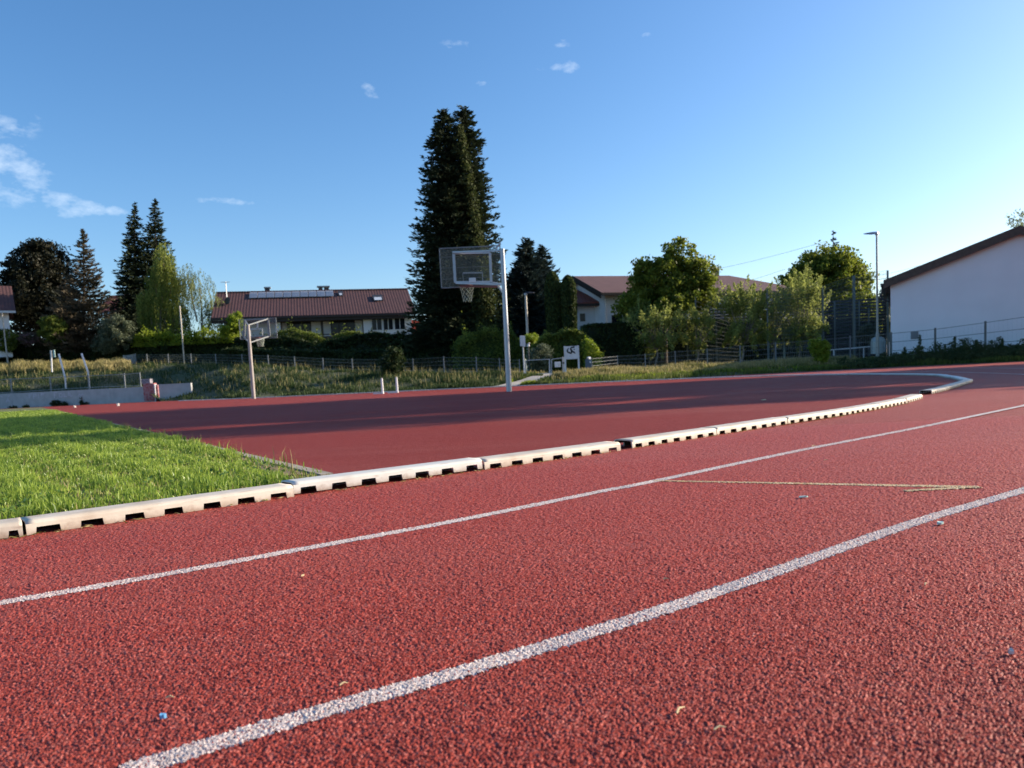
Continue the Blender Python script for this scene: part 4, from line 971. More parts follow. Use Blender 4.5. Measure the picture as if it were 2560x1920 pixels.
# low bench behind fence
p = at(1550, 917, 58); q = empty('concrete_bench', tuple(p)); tag(q, 'low grey concrete bench in the shade behind the mesh fence', 'bench')
MB().box(-1.0, 0.95, -.3, .3, .22, .42).build('seat', MT['concrete'], q)
for x in (-.8, .75): MB().box(x - .1, x + .1, -.25, .25, -.3, .218).build('leg', MT['concrete'], q)
flake('white_stone', 'white boulder in the grass behind the fence near the bench', 'stone', 1527, 925, MT['pebble'], .4, .3, .3).location = tuple(at(1527, 929, 53))
# floor stands
for px, py, lb in ((957, 984.5, 'white L-shaped floor stand at the court edge, left one of the pair'), (993.5, 982, 'white L-shaped floor stand at the court edge, right one of the pair')):
    p = G(px, py); q = empty('floor_stand', tuple(p)); tag(q, lb, 'stand', 'pair of white floor stands'); Y = p[1]; h = 39 * Y / FPX; ft = 23 * Y / FPX
    MB().tube((0, 0, 0.03), (-0.01, 0, h), 0.055, 0.05, 10).build('upright', MT['white_paint'], q); MB().box(-ft, .04, -.12, .12, 0, .055).build('foot', MT['white_paint'], q)

# ------------------------------------------------------------------ retaining wall on the left
W0 = at(-420, 1000, 62.4); W0[2] = 0; W1 = at(362, 1000, 56.5); W1[2] = 0
wr = empty('retaining_wall', tuple(W1)); tag(wr, 'long grey concrete retaining wall with faint spray lettering at the left', 'wall'); wd = W0 - W1; wl = np.linalg.norm(wd[:2]); wd = wd / wl
wr.rotation_euler = (0, 0, math.atan2(wd[1], wd[0]) + math.pi)   # local -x runs left, local -y faces camera
npan = 10
for k in range(npan):
    a = -wl * k / npan; b = -wl * (k + 1) / npan + 0.012; MB().box(b, a, 0, 0.25, -.1, 1.12 + 0.004 * k).build('wall_panel', MT['concrete'], wr)
MB().box(-wl, 0, 0.02, 0.2, -.1, 1.10).build('wall_core', MT['dark_metal'], wr)
mb = MB()
# spray lettering: local x = -(362-px)*scale


def wx(px): return -(362 - px) / 362 * 12.55


def wz(py, px): return 1.12 - (py - (982 - 15 * px / 362)) / 38.5 * 1.1


def letter(strokes, px, py, w, h, lw=0.07):
    for st in strokes: stroke(mb, [(wx(px + u * w), wz(py + v * h, px)) for u, v in st], lw, -0.006 - 0.0004 * len(mb.f))


Fs = [[(0, 0), (0, 1)], [(0, 0), (1, 0)], [(0, .45), (.7, .45)]]; Ps_ = [[(0, 0), (0, 1)], [(0, 0), (.9, .1), (.9, .4), (0, .5)]]; Is = [[(0.5, 0), (0.5, 1)]]; Os = [[(0, 0), (0, 1), (1, 1), (1, 0), (0, 0)]]; Ls = [[(0, 0), (0, 1), (1, 1)]]; A_ = [[(0, 1), (.5, 0), (1, 1)], [(.2, .6), (.8, .6)]]
letter(Fs, 77, 983, 8, 10); letter(Ps_, 88, 983, 8, 12); letter(Is, 98, 982, 6, 12); letter(Fs, 108, 981, 10, 7); letter(Fs, 141, 980, 8, 13); letter(Os, 154, 982, 7, 9); letter(Ls, 166, 980, 6, 10); letter(Is, 175, 979, 5, 9); letter(Ls, 181, 980, 5, 9)
letter([[(0, 1), (.3, 0), (.55, .9), (.8, 0), (1, .4)]], 201, 984, 13, 6); letter(A_, 16, 994, 10, 10); letter([[(0, 1), (1, 0)]], 22, 985, 5, 6); letter([[(0, 1), (.5, 0), (1, 1)]], 0, 986, 8, 5)
mb.build('graffiti', MT['graffiti'], wr)
# second, shorter wall
a = at(398, 983, 55.0); b = at(478, 975, 55.0); zt2 = at(398, 961, 55.0)[2]; o2 = MB().box(0, b[0] - a[0], 0, .25, -.6, zt2).build('garden_wall', MT['concrete']); o2.location = (a[0], 55.0, 0); tag(o2, 'short pale concrete wall running into the grass slope, right of the painted box', 'wall')
# painted box between them
p = at(380, 1004, 56); q = empty('painted_box', (p[0], 56, 0)); tag(q, 'box smeared with pink and red paint at the end of the retaining wall', 'box'); sc_ = 56 / FPX
h = at(380, 958, 56)[2]
m_pink = mat('smeared_pink_paint', (0.38, 0.20, 0.20), 0.7, noise=(7, (0.32, 0.06, 0.06), 0.45, 0.6)); m_pk2 = mat('grey_cap', (0.32, 0.30, 0.33), 0.8, noise=(9, (0.16, 0.15, 0.18), 0.4, 0.6))
MB().box(-16 * sc_, 11 * sc_, -.2, .3, .08, h).build('body', m_pink, q); MB().box(-19 * sc_, 2 * sc_, -.18, .28, h + .004, h + 11 * sc_).build('cap', m_pk2, q); MB().box(11.3 * sc_, 14 * sc_, -.22, .1, .0, h * .93).build('door_edge', MT['white_paint'], q); MB().box(14.2 * sc_, 19 * sc_, -.1, .3, .2, h * .9).build('side_panel', m_pink, q)
MB().box(-16 * sc_, 10 * sc_, -.15, .25, 0, .076).build('plinth', MT['concrete'], q)
# railing on the wall
fence('low mesh railing along the top of the retaining wall', [(-60, 986, 951, 60.4), (30, 983, 947, 59.6), (128, 976, 943, 58.8), (223, 970.5, 939, 58), (313, 967, 935, 57.2), (352, 966, 932, 56.9)], MT['post_grey'], MT['post_grey'], pw=0.07, nh=2, vs=0.15, rh=0.022, name='mesh_railing')
# leaning poles
for pts, lb, mt_ in (([(165, 972, 59), (163, 945, 59), (147, 885, 59.5)], 'leaning white pole above the wall, middle of three', 'white_paint'), ([(224, 972, 58.3), (220, 930, 58.3), (204, 884, 58.6)], 'bent white pole above the wall, rightmost of three', 'white_paint'), ([(130, 930, 66), (129, 907, 66), (127, 876, 66)], 'upright white pole in the golden grass, leftmost of three', 'white_paint')):
    P = [at(*t) for t in pts]; q = empty('marker_pole', tuple(P[0])); tag(q, lb, 'pole', 'white poles above the retaining wall'); MB().path([tuple(t - P[0]) for t in P], [.06, .06, .07], 8).build('shaft', MT[mt_], q)
p = at(136, 893, 66); o_ = MB().box(-.08, .08, -.03, .03, 0, .62).build('green_marker', MT['goal']); o_.location = tuple(p); tag(o_, 'short green marker board next to the upright white pole', 'marker')
TUFT = ['leftmost', 'second', 'third', 'fourth', 'fifth, upright,', 'sixth', 'seventh, tiny,', 'eighth, nearest the painted box,']
for i, (px, py, rx, ry) in enumerate(((33, 1019, 9, 4), (66, 1017, 9, 3), (140, 1009, 12, 8), (160, 1010, 9, 4), (205, 1005, 5, 12), (218, 1008, 9, 3), (277, 1006, 5, 3), (318, 1004, 12, 4))):
    shrub('%s low weed tuft at the foot of the grey wall' % TUFT[i], px, py, rx, ry, 57.6, 'hedge_dark', leaf=0.05, name='weed_tuft', dens=2.0, clump=0.12, group='weed tufts at the foot of the grey wall')

# ------------------------------------------------------------------ basketball hoops


def net(mb, c, r, h, cord, n=9):
    rows = 6; P = []
    for k in range(rows + 1):
        t = k / rows; rr = r * (1 - 0.42 * t ** 0.7); P.append([(c[0] + rr * math.cos(2 * math.pi * (i + 0.5 * (k % 2)) / n), c[1] + rr * math.sin(2 * math.pi * (i + 0.5 * (k % 2)) / n), c[2] - h * t) for i in range(n)])
    for k in range(rows):
        for i in range(n):
            j = (i + 1) % n if k % 2 else (i - 1) % n
            mb.tube(P[k][i], P[k + 1][i], cord, n=4, cap=False); mb.tube(P[k][i], P[k + 1][j], cord, n=4, cap=False)


def ring(mb, c, r, t, n=20):
    P = [(c[0] + r * math.cos(2 * math.pi * i / n), c[1] + r * math.sin(2 * math.pi * i / n), c[2]) for i in range(n + 1)]; mb.path(P, t, 6)


def pole_path(root, o, pts, r0_, r1_, m, name='pole'): return MB().path([tuple(p - o) for p in pts], [r0_ + (r1_ - r0_) * i / (len(pts) - 1) for i in range(len(pts))], 14).build(name, m, root, smooth=True)


# centre hoop: board held by a side frame
b = G(1273, 979); YH = b[1]; hr = empty('basketball_hoop', tuple(b)); tag(hr, 'large grey basketball hoop with slotted board in front of the tall spruce', 'basketball hoop')
top = at(1256, 622, YH); top[0] = b[0] + 0.0; pole_path(hr, b, [b, b + (top - b) * .5, top], 0.092, 0.066, MT['galv'])
YB = YH + 0.75; c_tl = at(1097, 617, YB); c_tr = at(1250, 618.5, YB); c_bl = at(1105, 720, YB); zt_ = c_tl[2] * .5 + c_tr[2] * .5; zl_ = c_bl[2]
xl = c_tl[0] * .5 + c_bl[0] * .5; xr = c_tr[0]
loc = lambda p: tuple(np.array(p) - b)
fr = MB()
for s, t in (((xl, YB, zt_), (xr, YB, zt_)), ((xl, YB, zl_), (xr, YB, zl_)), ((xl, YB, zl_), (xl, YB, zt_)), ((xr, YB, zl_), (xr, YB, zt_))): fr.bar(loc(s), loc(t), 0.03, 0.03)
brd = fr.build('backboard_frame', MT['post_grey'], hr)
ns = 46
sl = None
for k in range(1, ns):
    x = xl + (xr - xl) * k / ns
    if sl is None: sl = MB().box(-0.006, 0.006, -0.01, 0.01, 0.016, zt_ - zl_ - 0.016).build('slat', MT['fence_green'], brd); o_ = sl
    else: o_ = link_mesh('slat', sl.data, None, brd)
    o_.location = (x - b[0], YB - b[1], zl_ - b[2])
for k in (0.22, 0.5, 0.78):
    z = zl_ + (zt_ - zl_) * k; MB().box(xl - b[0], xr - b[0], YB - b[1] + .014, YB - b[1] + .02, z - .006 - b[2], z + .006 - b[2]).build('cross_rail', MT['post_grey'], brd)
YS = YB - 0.05; u1 = at(1134, 634, YS); u2 = at(1225, 632, YS); l1 = at(1138, 706, YS); l2 = at(1228, 705, YS)
sf = MB()
for s, t, w in ((u1, l1, .085), (u2, l2, .085), (u1, u2, .05), (l1, l2, .075)): sf.bar(loc(s), loc(t), w * .7 if w < .08 else w, w if w < .08 else w * .6)
sf.build('support_frame', MT['galv'], hr)
for (pa_, pb_) in ((at(1132, 630.5, YS - .05), at(1255, 626, YH)), (at(1140, 708, YS - .05), at(1258, 711, YH))):
    MB().bar(loc(pa_), loc(pb_), 0.06, 0.05).build('arm', MT['galv'], hr)
MB().bar(loc(at(1228, 706, YS)), loc(at(1259, 712, YH)), 0.06, 0.05).bar(loc(at(1245, 713, YH + .25)), loc(at(1261, 735, YH)), 0.05, 0.05).bar(loc(at(1240, 621, YB)), loc(at(1251, 607, YH + .2)), .02, .05).build('brace', MT['galv'], hr)
YT = YB + 0.03; t1 = at(1157, 682.5, YT); t2 = at(1206, 681.5, YT); tg = MB(); tg.bar(loc(t1), loc(t2), .01, .05); tg.bar(loc(t1), loc(at(1159, 704, YT)), .02, .01); tg.bar(loc(t2), loc(at(1207, 704, YT)), .02, .01); tg.build('target_square', MT['galv'], brd)
pc = at(1181, 700, YS - .04); MB().box(pc[0] - b[0] - .11, pc[0] - b[0] + .11, pc[1] - b[1] - .02, pc[1] - b[1] + .02, pc[2] - .07, pc[2] + .07).build('rim_plate', MT['white_paint'], hr)
rc = at(1167, 716, YB + 0.38); rr = 0.25; mb = MB(); ring(mb, rc - b, rr, 0.014); mb.bar(loc(rc + np.array([0.0, -rr, 0])), loc((rc[0] + .1, YB, rc[2] + .02)), .16, .03); rm = mb.build('rim', MT['rim'], hr)
MB().bar(loc(at(1150, 715, YB - .02)), loc(at(1245, 717, YB - .02)), .02, .06).build('lower_rail', MT['rim'], brd)
mb = MB(); net(mb, rc - b, rr * .98, 0.50, 0.008); mb.build('net', MT['net'], hr)

# left hoop, clear board seen from behind
b = G(634.5, 997); YH = b[1]; hl = empty('basketball_hoop', tuple(b)); tag(hl, 'smaller basketball hoop with clear board and beige pole at the left', 'basketball hoop'); loc = lambda p: tuple(np.array(p) - b)
p1 = at(621.5, 857, YH); p1[0] = b[0]; p2 = at(618.5, 813, YH); p2[0] = b[0]
MT['beige'] = mat('beige_pole_paint', (0.38, 0.34, 0.31), 0.55)
pole_path(hl, b, [b, b + (p1 - b) * .5, p1, p2], 0.105, 0.075, MT['beige'])
YB = YH + 1.1; f = [at(597, 798, YB), at(689, 791, YB), at(690, 846, YB), at(595, 849, YB)]; xl, xr = f[0][0], f[1][0]; zt_, zl_ = (f[0][2] + f[1][2]) / 2 - .05, (f[2][2] + f[3][2]) / 2 + .02
MB().box(xl - b[0], xr - b[0], YB - b[1], YB - b[1] + .02, zl_, zt_).build('backboard', MT['clear'], hl)
mb = MB(); yy = YB - b[1] + .01
for s, t in (((xl, zt_), (xr, zt_)), ((xl, zl_), (xr, zl_)), ((xl, zl_), (xl, zt_)), ((xr, zl_), (xr, zt_))): mb.bar((s[0] - b[0], yy, s[1]), (t[0] - b[0], yy, t[1]), .035, .035)
mb.build('backboard_frame', MT['post_grey'], hl)
a1, a2, a3, a4 = at(612, 800, YB - .05), at(670, 797, YB - .05), at(674, 840, YB - .05), at(610, 843, YB - .05); mb = MB()
for s, t in ((a1, a2), (a2, a3), (a3, a4), (a4, a1)): mb.bar(loc(s), loc(t), .10, .08)
mb.build('support_frame', MT['post_grey'], hl)
for s, t in ((p2, a2), (p2, a1), (p1, a3), (p1, a4)): MB().bar(loc(s), loc(t), .06, .06).build('arm', MT['post_grey'], hl)
t = [at(626, 823, YB), at(656, 822, YB), at(657, 840, YB), at(627, 841, YB)]; mb = MB()
for i in range(4): mb.bar(loc(t[i] - np.array([0, .03, 0])), loc(t[(i + 1) % 4] - np.array([0, .03, 0])), .02, .07)
mb.build('target_square', MT['galv'], hl); MB().bar(loc(at(644, 805, YB - .03)), loc(at(643, 822, YB - .03)), .07, .02).build('centre_strut', MT['galv'], hl)
rc = at(650, 846, YB + .45); mb = MB(); ring(mb, rc - b, .25, .02); mb.bar(loc(rc - np.array([0, .25, 0])), loc((rc[0], YB, rc[2] + .03)), .2, .05); mb.build('rim', MT['rim'], hl)
mb = MB(); net(mb, rc - b, .25, .45, .014); mb.build('net', MT['net'], hl)

# ------------------------------------------------------------------ lamps, poles, wires


def lamp(label, base, top, Y, r, headw, m, side=-1, joint=None):
    p = at(base[0], base[1], Y); h = at(top[0], top[1], Y)[2] - p[2]; q = empty('street_lamp', tuple(p)); tag(q, label, 'street lamp')
    MB().tube((0, 0, -.3), (0, 0, h * .2), r * 1.5, r * 1.5, 12).tube((0, 0, h * .2), (0, 0, h * .22), r * 1.5, r, 12).tube((0, 0, h * .22), (0, 0, h - .08), r, r * .75, 12).build('pole', MT[m], q, smooth=True)
    mb = MB(); n = 12; w = headw
    prof = [(0.12, .04, .05), (0.0, .13, .09), (-.35 * w, .17, .09), (-.8 * w, .10, .05), (-w, .02, .02)]
    for i in range(len(prof) - 1):
        (x0, w0, h0), (x1, w1, h1) = prof[i], prof[i + 1]
        mb.hexa([(side * -x1, -w1, h - h1 * .4), (side * -x0, -w0, h - h0 * .4), (side * -x0, w0, h - h0 * .4), (side * -x1, w1, h - h1 * .4), (side * -x1, -w1 * .6, h + h1), (side * -x0, -w0 * .6, h + h0), (side * -x0, w0 * .6, h + h0), (side * -x1, w1 * .6, h + h1)])
    mb.build('lamp_head', MT['dark_metal' if side > 0 else 'galv'], q, smooth=True); MB().tube((0, 0, h - .12), (0, 0, h - .03), r * 1.3, n=10).build('collar', MT['galv'], q)
    return q


lamp('tall street lamp beside the white hall, head pointing left', (2194, 897), (2196.5, 583), 50, 0.075, 0.85, 'lamp_steel', -1)
lamp('short lamp on a brown pole in front of the dark conifers', (1323, 928), (1314, 733), 58, 0.11, 0.7, 'lamp_steel', 1)
for base, top, Y, lb in (((457, 862), (449, 765), 76.5, 'thin pale pole rising from the lime hedge at left'), ((12, 830), (5, 783), 76, 'white pole at the far left edge under the red roof')):
    p = at(*base, Y); t = at(*top, Y); q = MB().tube((0, 0, -4.5), (t[0] - p[0], 0, t[2] - p[2]), .085, .06, 8).build('flagpole', MT['lamp_steel']); q.location = tuple(p); tag(q, lb, 'pole')
wires = [((1700, 690, 90), (2066, 603, 78), 'uppermost overhead wire climbing to the spire tree'), ((1745, 730, 90), (1962, 673, 80), 'middle overhead wire between the brown roof and the round tree'), ((1800, 738, 90), (1990, 694, 80), 'lowest overhead wire between the brown roof and the round tree'),
         ((2150, 690, 80), (2300, 663, 80), 'top wire between the lamp and the hall roof'), ((2150, 702, 80), (2280, 678, 80), 'middle wire between the lamp and the hall roof'), ((2150, 712, 80), (2260, 695, 80), 'bottom wire between the lamp and the hall roof')]
for a, c, lb in wires:
    a = at(*a); c = at(*c); n = 9; P = [a + (c - a) * i / n + np.array([0, 0, -0.25 * math.sin(math.pi * i / n)]) for i in range(n + 1)]
    o_ = MB().path([tuple(q - a) for q in P], .014, 4).build('overhead_wire', MT['dark_metal']); o_.location = tuple(a); tag(o_, lb, 'wire', 'overhead wires')

# ------------------------------------------------------------------ ball court behind the verge
cr = empty('ball_court_cage', tuple(at(2056, 880, 56))); o_ = at(2056, 880, 56); tag(cr, 'tall dark mesh cage of the ball court left of the lamp', 'fence')
posts = [(1917, 720, 56, .05), (2056, 716, 56, .055), (2134, 689, 55.5, .07), (2219, 676, 55, .05), (2086, 753, 62, .05), (2148, 753, 62, .04), (2172, 770, 63, .04), (1716, 785, 60, .05), (1738, 740, 58, .05), (1790, 805, 60, .05), (1620, 800, 60, .045), (1850, 790, 60, .045)]
pp = []
for px, py, Y, w in posts:
    t = at(px, py, Y); z = float(terrain_z(np.array([t[0]]), np.array([Y]))[0]); MB().box(t[0] - w, t[0] + w, Y - w, Y + w, z - .3, t[2]).build('post', MT['fence_green'], cr, off=o_); pp.append((t[0], Y, z, t[2]))
def cage_panel(i, j, dv=0.12, dh=0.25, rv=.006):
    a, c = pp[i], pp[j]; mb = MB(); n = int(abs(c[0] - a[0]) / dv)
    for k in range(1, n):
        t = k / n; x = a[0] + (c[0] - a[0]) * t; y = a[1] + (c[1] - a[1]) * t; z0_ = a[2] + (c[2] - a[2]) * t; z1_ = min(a[3], c[3]) if abs(a[3] - c[3]) > 1.5 else a[3] + (c[3] - a[3]) * t
        mb.poly([(x - rv, y, z0_), (x + rv, y, z0_), (x + rv, y, z1_), (x - rv, y, z1_)])
    m = int((min(a[3], c[3]) - a[2]) / dh)
    for k in range(m + 1):
        f_ = k / m; mb.bar((a[0], a[1], a[2] + (a[3] - a[2]) * f_), (c[0], c[1], c[2] + (c[3] - c[2]) * f_), .012, .014)
    mb.build('wire_panel', MT['fence_green'], cr, off=o_)
for i, j in ((0, 1), (1, 2), (2, 3), (4, 5), (8, 11), (10, 7), (7, 9), (9, 11)): cage_panel(i, j)
# boards (wooden slat fence) far behind the cage
br = empty('slat_fence', tuple(at(1760, 880, 66))); o_ = at(1760, 880, 66); tag(br, 'long brown horizontal slat fence in the dark behind the orchard trees', 'fence'); xa = at(1600, 880, 66)[0]; xb = at(2215, 880, 66)[0]
sl = None
for k in range(20):
    z = 0.55 + 0.26 * k
    if sl is None: sl = MB().box(0, xb - xa, -.02, .02, 0, .17).build('slat', MT['slat'], br); q = sl
    else: q = link_mesh('slat', sl.data, None, br)
    q.location = (xa - o_[0], 66 - o_[1], z - o_[2])
for k in range(8): MB().box(-.06, .06, .025, .12, 0, 5.4).build('post', MT['timber'], br).location = (xa + (xb - xa) * k / 7 - o_[0], 66 - o_[1], .4 - o_[2])
# goal
gl = empty('handball_goal', tuple(at(1960, 888, 58))); o_ = at(1960, 888, 58); tag(gl, 'green and white handball goal seen through the fence', 'goal'); g1, g2 = at(1960, 826, 58), at(2052, 818, 58); z0_ = .5
MB().bar(tuple(g1), tuple(g2), .1, .1).build('crossbar', MT['goal'], gl, off=o_)
for g_ in (g1, g2): MB().bar((g_[0], 58, z0_), (g_[0], 58, g_[2] - .05), .1, .1).build('goal_post', MT['goal'], gl, off=o_)
mb = MB()
for k in range(1, 16):
    x = g1[0] + (g2[0] - g1[0]) * k / 16; z = g1[2] + (g2[2] - g1[2]) * k / 16; mb.bar((x, 58.1, z - .05), (x, 59, z0_), .012, .012)
for k in range(1, 9):
    t = k / 9; mb.bar((g1[0], 58.1 + .9 * t, g1[2] - (g1[2] - z0_) * t), (g2[0], 58.1 + .9 * t, g2[2] - (g2[2] - z0_) * t), .012, .012)
mb.build('goal_net', MT['net'], gl, off=o_)
# handrail + tank near the lamp
p = at(2195, 884, 52); q = empty('storage_tank', tuple(p)); tag(q, 'rounded pale green grey tank behind the tall lamp', 'tank'); w = 17 * 52 / FPX
MB().tube((0, 0, 0), (0, 0, 0.8), w, w, 20).tube((0, 0, .8), (0, 0, 1.0), w, w * .86, 20).tube((0, 0, 1.0), (0, 0, 1.12), w * .86, w * .45, 20).build('body', MT['tank'], q, smooth=True); MB().tube((0, 0, 1.12), (0, 0, 1.3), .06, n=10).build('valve', MT['dark_metal'], q)
a = at(2075, 875, 53); c = at(2180, 866, 53); q = empty('hand_rail', tuple(a)); tag(q, 'low pale horizontal rail left of the tank', 'rail'); MB().bar((0, 0, 0), tuple(c - a), .05, .07).build('rail', MT['white_paint'], q)
for t in (.09, .8): e = (c - a) * t; MB().bar((e[0], e[1], -.65), (e[0], e[1], e[2] - .04), .06, .06).build('rail_post', MT['white_paint'], q)

# ------------------------------------------------------------------ the white hall on the right
YW = 47.6; HT = R(27)
gz = 0.3; cl = at(2226, 706, YW); ze = cl[2] - gz; ap = acol(2545); hs_ = (ap * YW - cl[0]) / (math.cos(HT) + ap * math.sin(HT)); yp = YW - hs_ * math.sin(HT); zr = at(2545, 578, yp)[2] - gz
hall = empty('white_hall', (cl[0], YW, gz), -HT); tag(hall, 'large white hall with brown timber roof edge at the right', 'building'); Wd = 2 * hs_; D = 24; xp = hs_
mb = MB(); pts = [(0, 0), (Wd, 0), (Wd, ze), (xp, zr - .1), (0, ze)]
fr_ = [(x, 0, z) for x, z in pts]; bk = [(x, D, z) for x, z in pts]; mb.poly(fr_); mb.poly(bk[::-1])
for i in range(5): j = (i + 1) % 5; mb.poly([fr_[i], bk[i], bk[j], fr_[j]])
mb.build('wall', MT['render_white'], hall)
sl_ = (zr - ze) / xp; ov = .38; th = .14
for sgn in (-1, 1):
    xe = -ov if sgn < 0 else Wd + ov; zE = ze + .06 - ov * sl_; zR_ = zr + .06; q = [(xe, -.32, zE), (xp, -.32, zR_), (xp, D + .4, zR_), (xe, D + .4, zE)]; mb = MB()
    if sgn > 0: q = q[::-1]
    mb.hexa(q + [(x, y, z + th) for x, y, z in q]); mb.build('roof', MT['roof_brown'], hall)
    q = [(xe, -.40, zE - .30), (xp, -.40, zR_ - .30), (xp, -.33, zR_ - .30), (xe, -.33, zE - .30)]
    if sgn > 0: q = q[::-1]
    MB().hexa(q + [(x, y, z + .50) for x, y, z in q]).build('verge_board', MT['timber'], hall)
    q = [(xe, -.328, zE - .22), (xp, -.328, zR_ - .22), (xp, -.005, zR_ - .22), (xe, -.005, zE - .22)]
    if sgn > 0: q = q[::-1]
    MB().hexa(q + [(x, y, z + .2) for x, y, z in q]).build('soffit', MT['timber'], hall)
gx = -ov - .08; MB().bar((gx, -.45, ze - .12), (gx, D, ze - .12), .16, .12).build('gutter', MT['dark_metal'], hall)
mb = MB(); mb.path([(gx, -.1, ze - .12), (gx + .02, -.1, ze - .4), (gx - .08, -.1, ze - .8), (gx + .05, -.1, ze - 1.0), (-.07, -.02, ze - 1.15)], .05, 8); mb.build('downpipe', MT['dark_metal'], hall, smooth=True)
def hall_u(px): a = acol(px); return (a * YW - cl[0]) / (math.cos(HT) + a * math.sin(HT))
u0_, u1_ = hall_u(2277), hall_u(2296); yv = YW - u0_ * math.sin(HT); v0, v1 = at(2277, 848, yv)[2] - gz, at(2277, 829, yv)[2] - gz
vf = MB().box(u0_, u1_, -.035, -.003, v0, v1).build('vent', MT['post_grey'], hall)
for k in range(6): z = v0 + (v1 - v0) * (k + .25) / 6; MB().box(u0_ + .03, u1_ - .03, -.055, -.038, z, z + .04).build('louvre', MT['post_grey'], vf)

# ------------------------------------------------------------------ houses


def window(parent, off, x0, x1, y, z0, z1, n=1, frame='white_paint', fw_=0.065):
    f = MB(); f.box(x0, x1, y - .05, y, z0, z0 + fw_).box(x0, x1, y - .05, y, z1 - fw_, z1)
    for k in range(n + 1): x = x0 + (x1 - x0 - fw_) * k / n; f.box(x, x + fw_, y - .048, y - .002, z0 + fw_, z1 - fw_)
    w = f.build('window', MT[frame], parent, off=off)
    for k in range(n):
        a = x0 + (x1 - x0 - fw_) * k / n + fw_; c = x0 + (x1 - x0 - fw_) * (k + 1) / n; MB().box(a, c, y - .02, y - .006, z0 + fw_, z1 - fw_).build('pane', MT['glass'], w, off=off)
    return w


# long house with the dark red roof
YE, YR = 83.0, 89.0; HR = R(14); PV = at(1040, 785, YE); PV = np.array([PV[0], PV[1], 0.0])


def ray_l(px, py):
    d = ray(px, py); c, s_ = math.cos(-HR), math.sin(-HR); q = np.array([0, 0, CAMH]) - PV
    return np.array([c * q[0] - s_ * q[1], s_ * q[0] + c * q[1], q[2]]) + PV, np.array([c * d[0] - s_ * d[1], s_ * d[0] + c * d[1], d[2]])


def at_l(px, py, Y):
    o_, d = ray_l(px, py); return o_ + d * (Y - o_[1]) / d[1]


hs = empty('long_house', (0, 0, 0)); tag(hs, 'long white house with dark red tiled roof and solar panels', 'house'); eL, eR = at_l(500, 797, YE), at_l(1040, 785, YE); rL, rR = at_l(470, 733, YR), at_l(1011, 720, YR); zE = at_l(1036, 786, YE)[2]; zR = at_l(1011, 723, YR)[2] - .24
x0, x1 = at_l(528, 797, YE)[0], PV[0]; off = (x1, YE, 1.5); hs.location = off; hs.rotation_euler = (0, 0, R(14)); rx1 = rR[0] * 1.0 + .2
mb = MB(); q = [(x0, YE, zE), (x1, YE, zE), (x1 + .0, YR, zR), (x0, YR, zR)]; mb.hexa(q + [(x, y, z + .22) for x, y, z in q]); rf = mb.build('roof', MT['roof_red'], hs, off=off)
q = [(x0, YR, zR), (x1, YR, zR), (x1, 2 * YR - YE, zE), (x0, 2 * YR - YE, zE)]; MB().hexa(q + [(x, y, z + .22) for x, y, z in q]).build('roof', MT['roof_red'], hs, off=off)
MB().box(x0, x1, YE - .12, YE - .004, zE - .05, zE + .14).build('gutter', MT['dark_wood'], hs, off=off); MB().box(x0, x1, YE + .05, YE + 1.0, zE - .32, zE - .06).build('eave_board', MT['dark_wood'], hs, off=off)
MB().path([(x0, YR, zR + .24), (x1, YR, zR + .24)], .12, 8).build('ridge_cap', MT['roof_red'], rf, off=off)
zg = 2.0; YWl = YE + 2.2
mb = MB().box(x0 + .5, x1 - .9, YWl, 2 * YR - YE - 1.0, zg, zE - .3); mb.poly([(x1 - .9, YWl, zE - .3), (x1 - .9, 2 * YR - YE - 1, zE - .3), (x1 - .9, YR, zR - .15)]); mb.build('wall', MT['house_white'], hs, off=off)
wz0 = at_l(960, 796, YE + .8)[2]; wz1 = at_l(960, 826, YE + .8)[2]; xwl = at_l(909, 820, YE + .8)[0]; xwr = at_l(1030, 820, YE + .8)[0]
MB().box(xwl, xwr, YE + .8, YWl - .005, zg, zE - .34).build('bay', MT['house_white'], hs, off=off)
for a_, c_ in ((929, 956), (958, 984), (986, 1014)): window(hs, off, at_l(a_, 820, YE + .8)[0], at_l(c_, 820, YE + .8)[0], YE + .79, wz1, wz0, 2)
for a_, c_, pt_, pb_ in ((718, 778, 802, 842), (827, 888, 801, 842), (574, 600, 806, 836)): window(hs, off, at_l(a_, 820, YWl)[0], at_l(c_, 820, YWl)[0], YWl - .003, at_l(800, pb_, YWl)[2], at_l(800, pt_ + 1, YWl)[2], 3, 'dark_wood' if a_ != 574 else 'white_paint')
for px in (700, 804, 908): x = at_l(px, 800, YE + .9)[0]; MB().box(x - .12, x + .12, YE + .9, YE + 1.1, zg, zE - .35).build('balcony_post', MT['dark_wood'], hs, off=off)
z = at_l(800, 835, YE + .9)[2]; MB().box(at_l(690, 820, YE)[0], xwl - .02, YE + .95, YE + 1.05, z - .9, z - .25).build('balcony_rail', MT['dark_wood'], hs, off=off); MB().box(at_l(690, 820, YE)[0], xwl - .02, YE + .95, YE + 1.05, z - .1, z).build('balcony_rail', MT['dark_wood'], hs, off=off)
MB().box(at_l(687, 800, YE + .7)[0], at_l(700, 800, YE + .7)[0], YE + .7, YWl - .01, zg, zE - .36).build('side_wall', MT['house_white'], hs, off=off)


def roofpt(px, py, lift=.0):
    """point on front roof slope seen at a pixel"""
    n = np.array([0, -(zR - zE), YR - YE]); n = n / np.linalg.norm(n); p0_ = np.array([0, YE, zE + .22 + lift]); c0, d = ray_l(px, py); t = ((p0_ - c0) @ n) / (d @ n); return c0 + d * t


